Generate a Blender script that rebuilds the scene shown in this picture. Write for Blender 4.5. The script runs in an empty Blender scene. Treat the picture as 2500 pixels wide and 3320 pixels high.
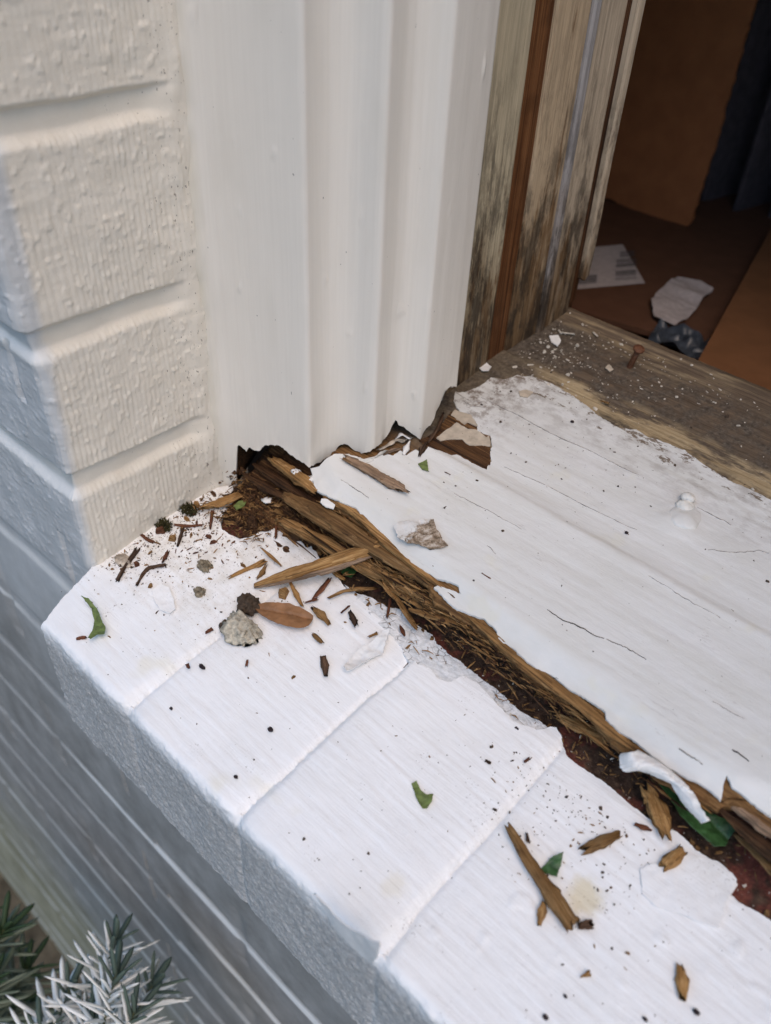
import bpy, math, random
import numpy as np
from mathutils import Vector, Matrix
from mathutils.geometry import delaunay_2d_cdt

# ------------------------------------------------------------------ camera, world, sun
SC = bpy.context.scene
COL = SC.collection
R = np.array([[0.72957103, 0.68250125, 0.04379685], [0.46175728, -0.44433983, -0.76768635], [-0.50448621, 0.58030523, -0.63932738]])
CAM = np.array([0.28635969, -0.12592188, 0.28025311])          # metres; origin = foot of the brick corner
cam_d = bpy.data.cameras.new('camera')
cam = bpy.data.objects.new('camera', cam_d)
COL.objects.link(cam)
cam.matrix_world = Matrix(((R[0, 0], -R[1, 0], -R[2, 0], CAM[0]), (R[0, 1], -R[1, 1], -R[2, 1], CAM[1]),
                           (R[0, 2], -R[1, 2], -R[2, 2], CAM[2]), (0, 0, 0, 1)))
cam_d.sensor_fit = 'HORIZONTAL'
cam_d.sensor_width = 26.0
cam_d.lens = 26.0 * 2809.93 / 2500
cam_d.clip_start = 0.01
cam_d.clip_end = 500
cam_d.dof.use_dof = True
cam_d.dof.focus_distance = 0.375
cam_d.dof.aperture_fstop = 9.5
SC.camera = cam
SC.view_settings.view_transform = 'Standard'
SC.view_settings.look = 'None'
SC.view_settings.exposure = 0.42
SC.view_settings.gamma = 1.0
SUN_DIR = Vector((0.36, -0.27, 0.80)).normalized()               # towards the sun behind thin cloud
wd = bpy.data.worlds.new('World')
SC.world = wd
wd.use_nodes = True
wn = wd.node_tree
bg = wn.nodes['Background']
sky = wn.nodes.new('ShaderNodeTexSky')
sky.sky_type = 'NISHITA'
sky.sun_disc = False
sky.sun_elevation = math.asin(SUN_DIR.z)
sky.sun_rotation = math.atan2(SUN_DIR.x, SUN_DIR.y)
sky.air_density = 1.0
sky.dust_density = 3.0
sky.ozone_density = 1.0
hs_ = wn.nodes.new('ShaderNodeHueSaturation'); hs_.inputs['Saturation'].default_value = 1.65     # thin cloud
hs_.inputs['Hue'].default_value = 0.485
wn.links.new(sky.outputs[0], hs_.inputs['Color']); wn.links.new(hs_.outputs[0], bg.inputs[0])
bg.inputs[1].default_value = 0.14
sun_d = bpy.data.lights.new('sun', 'SUN')
sun_d.energy = 0.5
sun_d.angle = math.radians(50)
sun_d.color = (1.0, 0.93, 0.74)
sun = bpy.data.objects.new('sun', sun_d)
COL.objects.link(sun)
sun.rotation_euler = SUN_DIR.to_track_quat('Z', 'Y').to_euler()

# ------------------------------------------------------------------ helpers
rng = np.random.default_rng(7)
random.seed(7)


def vnoise(x, y, seed=0):
    x = np.asarray(x, float); y = np.asarray(y, float)
    x, y = np.broadcast_arrays(x, y)
    xi = np.floor(x).astype(np.int64); yi = np.floor(y).astype(np.int64)
    xf = x - xi; yf = y - yi
    xf = xf * xf * (3 - 2 * xf); yf = yf * yf * (3 - 2 * yf)

    def h(a, b):
        n = (a * 374761393 + b * 668265263 + seed * 974711) & 0xffffffff
        n = ((n ^ (n >> 13)) * 1274126177) & 0xffffffff
        n = (n ^ (n >> 16)) & 0xffffffff
        return n / 4294967295.0 * 2 - 1
    a = h(xi, yi); b = h(xi + 1, yi); c = h(xi, yi + 1); d = h(xi + 1, yi + 1)
    return (a * (1 - xf) + b * xf) * (1 - yf) + (c * (1 - xf) + d * xf) * yf


def fbm(x, y, seed=0, octv=4, rough=0.5):
    s = 0; a = 1; t = 0
    x = np.asarray(x, float); y = np.asarray(y, float)
    for k in range(octv):
        s = s + a * vnoise(x * 2 ** k + 17.3 * k, y * 2 ** k - 9.1 * k, seed + k); t += a; a *= rough
    return s / t


def sstep(a, b, x):
    t = np.clip((np.asarray(x, float) - a) / (b - a), 0, 1)
    return t * t * (3 - 2 * t)


F0 = 2809.93 / 1.5


def ray(u, v):
    return R.T @ np.array([u - 833.333, v - 1106.667, F0])


def onplane(u, v, n, p0):
    r = ray(u, v); n = np.array(n, float)
    return CAM + r * (n @ (np.array(p0, float) - CAM)) / (n @ r)


def project(P):
    v = (np.asarray(P, float) - CAM) @ R.T
    return v[..., 0] / v[..., 2] * F0 + 833.333, v[..., 1] / v[..., 2] * F0 + 1106.667


TB = math.tan(math.radians(7)); TW = math.tan(math.radians(8))


def zB(x, y): return TB * y                           # plane of the brick sill
def zW(x, y): return 0.035 + TW * (y - 0.094)         # plane of the wooden sill


def B(u, v, h=0.0): return onplane(u, v, (0, -TB, 1), (0, 0, h))
def W(u, v, h=0.0): return onplane(u, v, (0, -TW, 1), (0, 0.094, 0.035 + h))
def Z(u, v, z): return onplane(u, v, (0, 0, 1), (0, 0, z))


NB = Vector((0, -TB, 1)).normalized(); NW = Vector((0, -TW, 1)).normalized()


def link(o, parent=None):
    COL.objects.link(o)
    if parent is not None:
        o.parent = parent
    return o


def mesh(name, V, F, m, parent=None, smooth=True, loc=None, rot=None):
    V = np.asarray(V, np.float32)
    me = bpy.data.meshes.new(name)
    if isinstance(F, np.ndarray) and F.ndim == 2:
        n, k = F.shape
        me.vertices.add(len(V)); me.vertices.foreach_set('co', V.ravel())
        me.loops.add(n * k); me.loops.foreach_set('vertex_index', F.ravel().astype(np.int32))
        me.polygons.add(n)
        me.polygons.foreach_set('loop_start', np.arange(0, n * k, k, dtype=np.int32))
        me.update(calc_edges=True)
    else:
        me.from_pydata([tuple(v) for v in V.tolist()], [], [tuple(int(i) for i in f) for f in F])
        me.update()
    me.validate()
    if smooth:
        me.polygons.foreach_set('use_smooth', np.ones(len(me.polygons), bool))
    me.materials.append(m)
    o = bpy.data.objects.new(name, me)
    link(o, parent)
    if loc is not None: o.location = loc
    if rot is not None:
        o.rotation_mode = 'QUATERNION'; o.rotation_quaternion = rot
    return o


def tag(o, label, cat, group=None, kind='thing'):
    o['label'] = label; o['category'] = cat; o['kind'] = kind
    if group: o['group'] = group
    return o


def struct(o):
    o['kind'] = 'structure'; return o


def empty(name, loc=(0, 0, 0)):
    o = bpy.data.objects.new(name, None); o.empty_display_size = 0.01
    o.location = loc
    return link(o)


def grid_faces(nu, nv):
    i = np.arange(nu - 1)[:, None] * nv + np.arange(nv - 1)[None, :]
    i = i.ravel()
    return np.stack([i, i + nv, i + nv + 1, i + 1], 1)


def inpoly(px, py, poly):
    c = np.zeros(len(px), bool)
    n = len(poly); j = n - 1
    for i in range(n):
        xi, yi = poly[i]; xj, yj = poly[j]
        if yi != yj:
            t = (yi > py) != (yj > py)
            c ^= t & (px < (xj - xi) * (py - yi) / (yj - yi) + xi)
        j = i
    return c


def rough_outline(poly, step, amp, seed, closed=True):
    poly = np.asarray(poly, float)
    out = []
    n = len(poly)
    for i in range(n if closed else n - 1):
        a = poly[i]; b = poly[(i + 1) % n]
        k = max(1, int(np.linalg.norm(b - a) / step))
        for t in range(k):
            out.append(a + (b - a) * t / k)
    out = np.array(out)
    if amp > 0:
        s = 1.0 / (step * 5)
        dx = fbm(out[:, 0] * s, out[:, 1] * s, seed, 4, .8); dy = fbm(out[:, 0] * s + 91, out[:, 1] * s, seed + 5, 4, .8)
        out = out + np.stack([dx, dy], 1) * amp * 1.6
    return out


def sheet(name, poly, hfun, thick, step, m, parent=None, jit=0.0, seed=1, holes=(), mapf=None, smooth=True, nofix=None, base=None, origin=True):
    """A thin layer: traced outline (plan metres), triangulated; hfun(x, y) gives the point height; mapf maps (x, y, h) to 3D."""
    loops = [rough_outline(poly, step, jit, seed)] + [rough_outline(h, step, jit, seed + 3) for h in holes]
    lo = loops[0].min(0); hi = loops[0].max(0)
    gx, gy = np.meshgrid(np.arange(lo[0], hi[0], step), np.arange(lo[1], hi[1], step), indexing='ij')
    g = np.stack([gx.ravel(), gy.ravel()], 1) + rng.uniform(-.3, .3, (gx.size, 2)) * step
    k = inpoly(g[:, 0], g[:, 1], loops[0])
    for h in loops[1:]: k &= ~inpoly(g[:, 0], g[:, 1], h)
    g = g[k]
    pts = np.concatenate(loops + [g])
    edges = []; o = 0
    for l in loops:
        n = len(l)
        edges += [(o + i, o + (i + 1) % n) for i in range(n)]; o += n
    c0 = pts.mean(0); S = 1000.0
    r = delaunay_2d_cdt([Vector(((p[0] - c0[0]) * S, (p[1] - c0[1]) * S)) for p in pts], edges, [], 0, 1e-5)
    V2 = np.array([(v.x, v.y) for v in r[0]]) / S + c0
    T = np.array([f for f in r[2] if len(f) == 3], np.int64)
    cen = V2[T].mean(1)
    k = inpoly(cen[:, 0], cen[:, 1], loops[0])
    for h in loops[1:]: k &= ~inpoly(cen[:, 0], cen[:, 1], h)
    T = T[k]
    used = np.unique(T); rm = -np.ones(len(V2), np.int64); rm[used] = np.arange(len(used)); V2 = V2[used]; T = rm[T]
    h = hfun(V2[:, 0], V2[:, 1])
    mf = mapf or (lambda x, y, hh: np.stack([x, y, hh], 1))
    top = mf(V2[:, 0], V2[:, 1], h)
    bot = mf(V2[:, 0], V2[:, 1], h - thick if base is None else base(V2[:, 0], V2[:, 1]))
    n = len(V2)
    ed = {}
    for f in T:
        for a, b in ((f[0], f[1]), (f[1], f[2]), (f[2], f[0])):
            ed[(a, b)] = 1
    be = [(a, b) for (a, b) in ed if (b, a) not in ed]
    # orientation
    a, b, c = top[T[:, 0]], top[T[:, 1]], top[T[:, 2]]
    if np.median(np.cross(b - a, c - a)[:, 2]) < 0: pass
    bi = sorted(set(i for e in be for i in e)); mp = {v: n + i for i, v in enumerate(bi)}; mp2 = {v: n + len(bi) + i for i, v in enumerate(bi)}
    V = np.concatenate([top, top[bi], bot[bi]])
    F = [tuple(f) for f in T] + [(mp[b_], mp[a_], mp2[a_], mp2[b_]) for a_, b_ in be]
    # underside
    off = len(V)
    V = np.concatenate([V, bot]); F += [(off + f[2], off + f[1], off + f[0]) for f in T]
    loc = None
    if origin and parent is None:
        loc = V.mean(0); V = V - loc
    return mesh(name, V, F, m, parent, smooth, loc=loc)


# ------------------------------------------------------------------ materials
class NT:
    def __init__(s, name):
        s.m = bpy.data.materials.new(name); s.m.use_nodes = True
        s.t = s.m.node_tree; s.b = s.t.nodes['Principled BSDF']
        s.tc = s.t.nodes.new('ShaderNodeTexCoord'); s.bump_n = None

    def lk(s, a, b):
        if isinstance(a, (int, float)): b.default_value = a
        elif isinstance(a, tuple): b.default_value = a if len(a) == 4 or b.type == 'VECTOR' else (*a, 1)
        else: s.t.links.new(a, b)

    def co(s, sx=1, sy=1, sz=1, loc=(0, 0, 0), src='Object'):
        n = s.t.nodes.new('ShaderNodeMapping'); n.inputs['Scale'].default_value = (sx, sy, sz); n.inputs['Location'].default_value = loc
        s.t.links.new(s.tc.outputs[src], n.inputs[0]); return n.outputs[0]

    def noise(s, vec, scale=1.0, detail=4, rough=.55, dist=0):
        n = s.t.nodes.new('ShaderNodeTexNoise'); s.lk(vec, n.inputs['Vector']); n.inputs['Scale'].default_value = scale
        n.inputs['Detail'].default_value = detail; n.inputs['Roughness'].default_value = rough; n.inputs['Distortion'].default_value = dist
        return n.outputs['Fac']

    def voro(s, vec, scale=1.0, feat='F1'):
        n = s.t.nodes.new('ShaderNodeTexVoronoi'); n.feature = feat; s.lk(vec, n.inputs['Vector']); n.inputs['Scale'].default_value = scale
        return n.outputs['Distance']

    def sep(s, vec):
        n = s.t.nodes.new('ShaderNodeSeparateXYZ'); s.lk(vec, n.inputs[0]); return n.outputs

    def ramp(s, f, stops, interp='LINEAR'):
        n = s.t.nodes.new('ShaderNodeValToRGB'); s.lk(f, n.inputs[0]); cr = n.color_ramp; cr.interpolation = interp
        while len(cr.elements) < len(stops): cr.elements.new(0.5)
        for e, (p, c) in zip(cr.elements, stops):
            e.position = p; e.color = (c, c, c, 1) if isinstance(c, (int, float)) else (*c, 1)
        return n.outputs[0]

    def math(s, op, a, b=0.0, clamp=False):
        n = s.t.nodes.new('ShaderNodeMath'); n.operation = op; n.use_clamp = clamp
        s.lk(a, n.inputs[0]); s.lk(b, n.inputs[1]); return n.outputs[0]

    def rng(s, v, a, b, c=0.0, d=1.0):
        n = s.t.nodes.new('ShaderNodeMapRange'); n.interpolation_type = 'SMOOTHSTEP'; s.lk(v, n.inputs[0])
        for i, q in enumerate((a, b, c, d)): n.inputs[i + 1].default_value = q
        return n.outputs[0]

    def mix(s, f, a, b, mode='MIX'):
        n = s.t.nodes.new('ShaderNodeMix'); n.data_type = 'RGBA'; n.blend_type = mode
        s.lk(f, n.inputs[0]); s.lk(a, n.inputs[6]); s.lk(b, n.inputs[7]); return n.outputs[2]

    def bump(s, h, dist=.001, strength=1.0):
        n = s.t.nodes.new('ShaderNodeBump'); n.inputs['Strength'].default_value = strength; n.inputs['Distance'].default_value = dist
        s.lk(h, n.inputs['Height'])
        if s.bump_n: s.t.links.new(s.bump_n, n.inputs['Normal'])
        s.bump_n = n.outputs[0]

    def done(s, col, rough=.6, spec=.4, **kw):
        s.lk(col, s.b.inputs['Base Color']); s.lk(rough, s.b.inputs['Roughness']); s.lk(spec, s.b.inputs['Specular IOR Level'])
        if s.bump_n: s.t.links.new(s.bump_n, s.b.inputs['Normal'])
        for k, v in kw.items(): s.lk(v, s.b.inputs[k.replace('_', ' ')])
        return s.m


def m_sill_paint():
    n = NT('sill_paint')
    c = n.co()
    a = n.noise(n.co(25, 90, 90), 1, 4, .6)
    col = n.ramp(a, [(.3, (.66, .66, .63)), (.55, (.70, .705, .69)), (.75, (.73, .735, .73))])
    dirt = n.noise(c, 900, 3, .7); dz = n.noise(c, 60, 3, .6)
    f = n.math('MULTIPLY', n.rng(dirt, .66, .74), n.rng(dz, .5, .68))
    col = n.mix(n.math('MULTIPLY', f, .7), col, (.25, .20, .15))
    # grime beside the bare back strip
    yy = n.sep(c)[1]; xx = n.sep(c)[0]
    g = n.math('MULTIPLY', n.rng(yy, .160, .213), n.rng(n.noise(n.co(90, 160, 160), 1, 5, .7), .42, .66))
    col = n.mix(n.math('MULTIPLY', g, .6), col, (.34, .315, .29))
    wr = n.math('ADD', n.noise(n.co(110, 260, 260), 1, 5, .75), n.math('MULTIPLY', n.rng(yy, .188, .216), .19))
    col = n.mix(n.math('MULTIPLY', n.rng(wr, .70, .74), .9), col, (.16, .115, .075))
    nearc = n.math('MULTIPLY', n.rng(xx, .115, .07), n.rng(yy, .14, .185))
    col = n.mix(n.math('MULTIPLY', nearc, n.rng(n.noise(c, 170, 5, .75), .45, .62)), col, (.22, .18, .15))
    hair = n.rng(n.math('ABSOLUTE', n.math('SUBTRACT', n.noise(n.co(9, 130, 130), 1, 4, .6, .4), .5)), .006, .0)
    col = n.mix(n.math('MULTIPLY', n.math('MULTIPLY', hair, n.rng(n.noise(c, 30, 2, .5), .5, .7)), .5), col, (.40, .38, .36))
    st = n.rng(n.noise(c, 45, 3, .6), .60, .72)
    col = n.mix(n.math('MULTIPLY', st, .25), col, (.70, .66, .48))
    n.bump(n.noise(n.co(120, 700, 700), 1, 3, .6), .0003, .5)
    n.bump(n.noise(c, 1500, 2, .5), .00012, .4)
    return n.done(col, .5, .35)


def m_brick_paint():
    n = NT('brick_paint')
    c = n.co()
    col = n.ramp(n.noise(c, 40, 4, .6), [(.3, (.84, .84, .835)), (.7, (.875, .88, .885))])
    xyz = n.sep(c)
    # soil spread on the ledge close to the wall corner
    near = n.math('MULTIPLY', n.rng(xyz[0], .13, .02), n.rng(xyz[1], -.012, .03))
    d = n.math('MULTIPLY', near, n.rng(n.noise(c, 120, 5, .7), .35, .7))
    col = n.mix(n.math('MULTIPLY', d, .5), col, (.52, .46, .36))
    sp = n.math('MULTIPLY', n.rng(n.noise(c, 1100, 2, .6), .63, .70), n.math('ADD', n.math('MULTIPLY', near, .9), n.rng(n.noise(c, 50, 2, .5), .58, .75)), True)
    col = n.mix(n.math('MULTIPLY', sp, .75), col, (.16, .12, .09))
    ys = n.rng(n.noise(c, 22, 3, .6), .64, .74)
    col = n.mix(n.math('MULTIPLY', ys, .3), col, (.74, .68, .46))
    for (sx, sy, sr) in ((.2486, .0287, .0085), (.1996, -.0114, .006)):
        dx = n.math('SUBTRACT', xyz[0], sx); dy = n.math('SUBTRACT', xyz[1], sy)
        rr = n.math('SQRT', n.math('ADD', n.math('MULTIPLY', dx, dx), n.math('MULTIPLY', dy, dy)))
        rr = n.math('ADD', rr, n.math('MULTIPLY', n.math('SUBTRACT', n.noise(c, 150, 4, .6), .5), .009))
        col = n.mix(n.math('MULTIPLY', n.rng(rr, sr, sr * .3), .6 if sr > .007 else .25), col, (.68, .58, .33))
    # shade on the front faces below the arris, coloured in as speckled grey
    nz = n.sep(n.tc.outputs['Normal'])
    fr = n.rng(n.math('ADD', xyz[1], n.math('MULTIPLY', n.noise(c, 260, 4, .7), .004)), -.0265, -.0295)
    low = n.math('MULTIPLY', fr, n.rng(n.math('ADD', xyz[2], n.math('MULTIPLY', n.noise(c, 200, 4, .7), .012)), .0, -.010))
    front_shade = n.ramp(n.noise(c, 700, 4, .75), [(.36, (.31, .307, .30)), (.5, (.42, .417, .41)), (.62, (.57, .56, .53))])
    col = n.mix(n.math('MULTIPLY', low, .9), col, front_shade)
    n.bump(n.noise(n.co(130, 1400, 1400), 1, 3, .6), .0003, .5)
    n.bump(n.noise(c, 1700, 2, .5), .0001, .4)
    return n.done(col, .6, .25)


def m_casing_paint():
    n = NT('casing_paint')
    c = n.co()
    a = n.noise(n.co(900, 900, 18), 1, 4, .6)
    col = n.ramp(a, [(.25, (.74, .70, .63)), (.75, (.78, .74, .67))])
    b = n.noise(n.co(60, 60, 20), 1, 3, .5)
    col = n.mix(n.rng(b, .5, .75, 0, .35), col, (.68, .64, .565))
    xyz = n.sep(c)
    col = n.mix(n.math('MULTIPLY', n.rng(n.math('ADD', xyz[0], n.math('MULTIPLY', n.noise(n.co(300, 300, 40), 1, 3, .6), .004)), .0065, .001), .6), col, (.60, .55, .42))
    sp = n.rng(n.noise(n.co(700, 700, 350), 1, 1, .5), .80, .83)
    col = n.mix(n.math('MULTIPLY', sp, .8), col, (.08, .07, .07))
    n.bump(a, .0002, .22)
    n.bump(n.noise(c, 130, 3, .5), .0005, .3)
    return n.done(col, .38, .45)


def m_reveal_paint():
    n = NT('brick_wall_paint')
    c = n.co()
    col = n.ramp(n.noise(c, 90, 4, .6), [(.3, (.72, .663, .565)), (.7, (.765, .713, .62))])
    xyz = n.sep(c)
    sp = n.math('MULTIPLY', n.rng(n.math('ADD', n.noise(n.co(900, 900, 420), 1, 2, .6), n.math('MULTIPLY', n.rng(xyz[1], .05, .07), .05)), .71, .75), n.rng(xyz[1], .02, .055))
    col = n.mix(n.math('MULTIPLY', sp, .8), col, (.14, .11, .09))
    # the face towards the garden: greyer, darker lower down, olive towards the ground
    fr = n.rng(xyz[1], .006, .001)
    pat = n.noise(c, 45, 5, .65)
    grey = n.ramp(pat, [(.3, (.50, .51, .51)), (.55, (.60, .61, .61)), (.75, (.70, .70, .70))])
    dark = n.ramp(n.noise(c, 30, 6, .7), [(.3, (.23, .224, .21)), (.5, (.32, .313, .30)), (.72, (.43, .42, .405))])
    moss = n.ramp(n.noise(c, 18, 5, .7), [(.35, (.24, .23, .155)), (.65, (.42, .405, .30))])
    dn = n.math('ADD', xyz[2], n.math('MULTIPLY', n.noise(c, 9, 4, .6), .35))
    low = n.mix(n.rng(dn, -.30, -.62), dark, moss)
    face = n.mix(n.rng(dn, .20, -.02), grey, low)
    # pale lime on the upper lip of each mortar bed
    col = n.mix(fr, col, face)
    n.bump(n.noise(c, 1200, 3, .6), .00025, .5)
    return n.done(col, .55, .35)


def m_mortar_lip():
    n = NT('mortar_lip')
    c = n.co()
    col = n.ramp(n.noise(c, 60, 5, .7), [(.3, (.42, .42, .40)), (.7, (.62, .62, .60))])
    return n.done(col, .85, .2)


def m_wood(name, stops, sx=14, syz=420, bump=.0006, rough=.75, spec=.25, spots=None, stretch='x'):
    n = NT(name)
    co = n.co(sx, syz, syz) if stretch == 'x' else n.co(syz, syz, sx)
    a = n.noise(co, 1, 5, .65, .3)
    col = n.ramp(a, stops)
    fine = n.noise(n.co(sx * 1.3, syz * 2.4, syz * 2.4) if stretch == 'x' else n.co(syz * 2.2, syz * 2.2, sx), 1, 3, .6)
    col = n.mix(n.rng(fine, .56, .66, 0, .75), col, tuple(v * .5 for v in stops[0][1]))
    col = n.mix(n.rng(fine, .44, .36, 0, .5), col, tuple(min(1, v * 1.25) for v in stops[-1][1]))
    n.bump(fine, bump * .7, .9)
    k = n.noise(n.co(70, 70, 70), 1, 4, .6)
    col = n.mix(n.rng(k, .42, .7, 0, .6), col, n.mix(.5, col, stops[0][1], 'MULTIPLY'), 'MIX')
    if spots:
        f = n.rng(n.noise(n.co(380, 700, 700), 1, 2, .6), .66, .70)
        col = n.mix(n.math('MULTIPLY', f, .9), col, spots)
    oi = n.t.nodes.new('ShaderNodeObjectInfo')
    col = n.mix(1.0, col, n.ramp(oi.outputs['Random'], [(0, (.62, .60, .58)), (.5, (.95, .92, .88)), (1, (1.25, 1.2, 1.1))]), 'MULTIPLY')
    n.bump(a, bump, .8)
    return n.done(col, rough, spec)


def m_sill_wood():
    n = NT('weathered_sill_wood')
    c = n.co(); xyz = n.sep(c)
    g = n.noise(n.co(16, 700, 700), 1, 5, .7, .3)
    rot = n.ramp(g, [(.25, (.045, .021, .009)), (.45, (.15, .076, .028)), (.6, (.27, .15, .06)), (.8, (.38, .23, .11))])
    k = n.noise(n.co(40, 120, 120), 1, 4, .6)
    rot = n.mix(n.rng(k, .5, .72, 0, .7), rot, (.07, .035, .018))
    # bare, dirty strip along the back
    wob = n.math('ADD', xyz[1], n.math('MULTIPLY', n.math('SUBTRACT', n.noise(n.co(26, 60, 60), 1, 4, .6), .5), .02))
    grain = n.noise(n.co(22, 800, 800), 1, 4, .6)
    tan = n.ramp(grain, [(.3, (.27, .195, .105)), (.6, (.44, .345, .21)), (.8, (.54, .45, .30))])
    dirt = n.ramp(n.noise(c, 500, 4, .7), [(.35, (.055, .043, .033)), (.55, (.11, .09, .07)), (.75, (.20, .165, .13))])
    brown = n.ramp(grain, [(.3, (.07, .05, .035)), (.7, (.17, .125, .085))])
    b1 = n.mix(n.rng(wob, .205, .216), n.mix(n.rng(n.noise(c, 90, 4, .7), .4, .6), (.05, .04, .034), tan), n.mix(n.rng(n.noise(n.co(30, 110, 110), 1, 5, .7), .44, .60), tan, n.mix(.5, dirt, brown)))
    b2 = n.mix(n.rng(wob, .222, .231), b1, n.mix(n.rng(n.noise(c, 120, 5, .7), .38, .62), dirt, brown))
    b3 = n.mix(n.rng(wob, .252, .268), b2, n.mix(n.rng(n.noise(n.co(30, 200, 200), 1, 4, .6), .45, .8), brown, tan))
    west = n.math('MULTIPLY', n.rng(n.math('ADD', xyz[0], n.math('MULTIPLY', n.noise(c, 60, 4, .6), .03)), .125, .085), n.rng(xyz[1], .27, .262))
    b4 = n.mix(n.math('MULTIPLY', west, .85), b3, dirt)
    col = n.mix(n.rng(xyz[1], .125, .150), rot, b4)
    n.bump(g, .0006, .7)
    n.bump(n.noise(c, 700, 3, .6), .0004, .5)
    return n.done(col, .8, .2)


def m_gap_floor():
    n = NT('dirty_brick_bed')
    c = n.co()
    d = n.ramp(n.noise(c, 300, 5, .7), [(.3, (.018, .011, .008)), (.5, (.055, .034, .024)), (.68, (.11, .072, .05)), (.85, (.2, .15, .11))])
    red = n.ramp(n.noise(c, 500, 4, .7), [(.3, (.08, .025, .02)), (.7, (.20, .07, .05))])
    xyz = n.sep(c)
    col = n.mix(n.rng(n.math('ADD', n.noise(c, 55, 4, .6), n.math('MULTIPLY', n.rng(xyz[0], .12, .24), .06)), .54, .64), d, red)
    col = n.mix(n.rng(n.noise(c, 800, 2, .6), .70, .74), col, (.45, .42, .38))
    n.bump(n.noise(c, 600, 4, .7), .0008, .8)
    return n.done(col, .85, .2)


def m_jamb(name, cream, wood_amt, groove=False):
    n = NT(name)
    c = n.co(); xyz = n.sep(c)
    g = n.noise(n.co(520, 520, 9), 1, 5, .65, .4)
    g2 = n.noise(n.co(240, 240, 22), 1, 5, .7, .2)
    wood = n.ramp(g, [(.28, (.075, .036, .016)), (.5, (.18, .098, .043)), (.72, (.30, .195, .10))])
    paint = n.ramp(g, [(.25, tuple(v * .62 for v in cream)), (.5, cream), (.8, tuple(min(1, v * 1.15) for v in cream))])
    hz = n.math('ADD', xyz[2], n.math('MULTIPLY', n.math('SUBTRACT', n.noise(n.co(90, 90, 30), 1, 5, .65), .5), .14))
    up = n.rng(hz, .065, .165)
    f = n.rng(n.math('ADD', g2, n.math('MULTIPLY', up, .29)), .70 - wood_amt - .08, .70 - wood_amt + .10)
    col = n.mix(f, wood, paint)
    stain = n.rng(hz, .15, .07)
    tan = n.ramp(g2, [(.35, (.10, .062, .03)), (.6, (.25, .165, .085))])
    col = n.mix(n.math('MULTIPLY', stain, .55), col, tan)
    mil = n.math('MULTIPLY', n.rng(n.noise(n.co(95, 95, 24), 1, 6, .78), .43, .60), n.rng(hz, .25, .08))
    col = n.mix(n.math('MULTIPLY', n.rng(hz, .13, .02), .75), col, n.ramp(g2, [(.35, (.035, .022, .013)), (.65, (.17, .11, .06))]))
    col = n.mix(n.math('MULTIPLY', mil, .85), col, (.026, .020, .015))
    ck = n.math('MULTIPLY', n.rng(n.noise(n.co(800, 800, 16), 1, 3, .6), .66, .71), n.rng(g2, .40, .6))
    col = n.mix(n.math('MULTIPLY', ck, .75), col, (.05, .035, .022))
    n.bump(g, .0006, .7); n.bump(g2, .0006, .6)
    return n.done(col, .62, .3)


def m_simple(name, col, rough=.7, spec=.3, nscale=0, var=.25, bump=0, **kw):
    n = NT(name)
    if nscale:
        a = n.noise(n.co(), nscale, 4, .6)
        c = n.ramp(a, [(.3, tuple(v * (1 - var) for v in col)), (.7, tuple(min(1, v * (1 + var)) for v in col))])
        if bump: n.bump(a, bump, .8)
    else: c = col
    return n.done(c, rough, spec, **kw)


M = {}
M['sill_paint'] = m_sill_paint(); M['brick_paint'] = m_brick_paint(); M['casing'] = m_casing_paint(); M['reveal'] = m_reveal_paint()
M['mortar'] = m_mortar_lip(); M['sill_wood'] = m_sill_wood(); M['gap'] = m_gap_floor()
M['rot'] = m_wood('rotten_wood', [(.25, (.075, .036, .013)), (.45, (.20, .108, .040)), (.62, (.33, .195, .080)), (.82, (.46, .30, .15))], bump=.0008)
M['rotdark'] = m_wood('dark_rotten_wood', [(.3, (.016, .008, .004)), (.5, (.06, .028, .012)), (.7, (.13, .066, .027)), (.85, (.20, .11, .05))], bump=.0012)
M['chip'] = m_wood('splinter_wood', [(.25, (.12, .057, .02)), (.45, (.27, .145, .05)), (.65, (.40, .24, .10)), (.85, (.50, .34, .17))], sx=30, syz=700)
M['chipred'] = m_wood('reddish_splinter_wood', [(.25, (.06, .02, .012)), (.5, (.15, .055, .028)), (.8, (.27, .13, .07))], sx=30, syz=700)
M['chipgrey'] = m_wood('weathered_splinter_wood', [(.25, (.10, .07, .055)), (.5, (.24, .165, .115)), (.8, (.38, .28, .20))], sx=30, syz=700)
M['chipdark'] = m_wood('dark_splinter_wood', [(.25, (.025, .014, .009)), (.5, (.07, .04, .025)), (.8, (.16, .10, .065))], sx=30, syz=700)
M['oldcream'] = m_simple('old_cream_paint', (.50, .43, .34), .6, .3, 260, .22, .0002)
M['crackle'] = None
M['green'] = m_simple('green_leaf', (.125, .165, .045), .45, .4, 420, .55, .0005)
M['darkgreen'] = m_simple('dark_green_leaf', (.035, .092, .028), .38, .5, 330, .55, .0005)
M['brownleaf'] = m_simple('dry_brown_leaf', (.25, .12, .05), .5, .4, 150, .3, .0003)
M['mortarlump'] = m_simple('mortar_crumb', (.44, .40, .32), .9, .2, 420, .55, .0016)
M['grit'] = m_simple('dirty_mortar_grit', (.22, .185, .13), .9, .2, 600, .7, .0014)
M['soil'] = m_simple('soil_crumb', (.07, .05, .035), .9, .2, 600, .6, .001)
M['seed'] = m_simple('dark_seed', (.022, .012, .014), .6, .3)
M['moss'] = m_simple('moss', (.05, .045, .018), .85, .2, 700, .6, .001)
M['flake'] = m_simple('paint_flake', (.78, .775, .76), .5, .35, 300, .06, .0002)
M['flakegrey'] = m_simple('peeling_flake', (.42, .36, .29), .7, .3, 170, .8, .0012)
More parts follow.
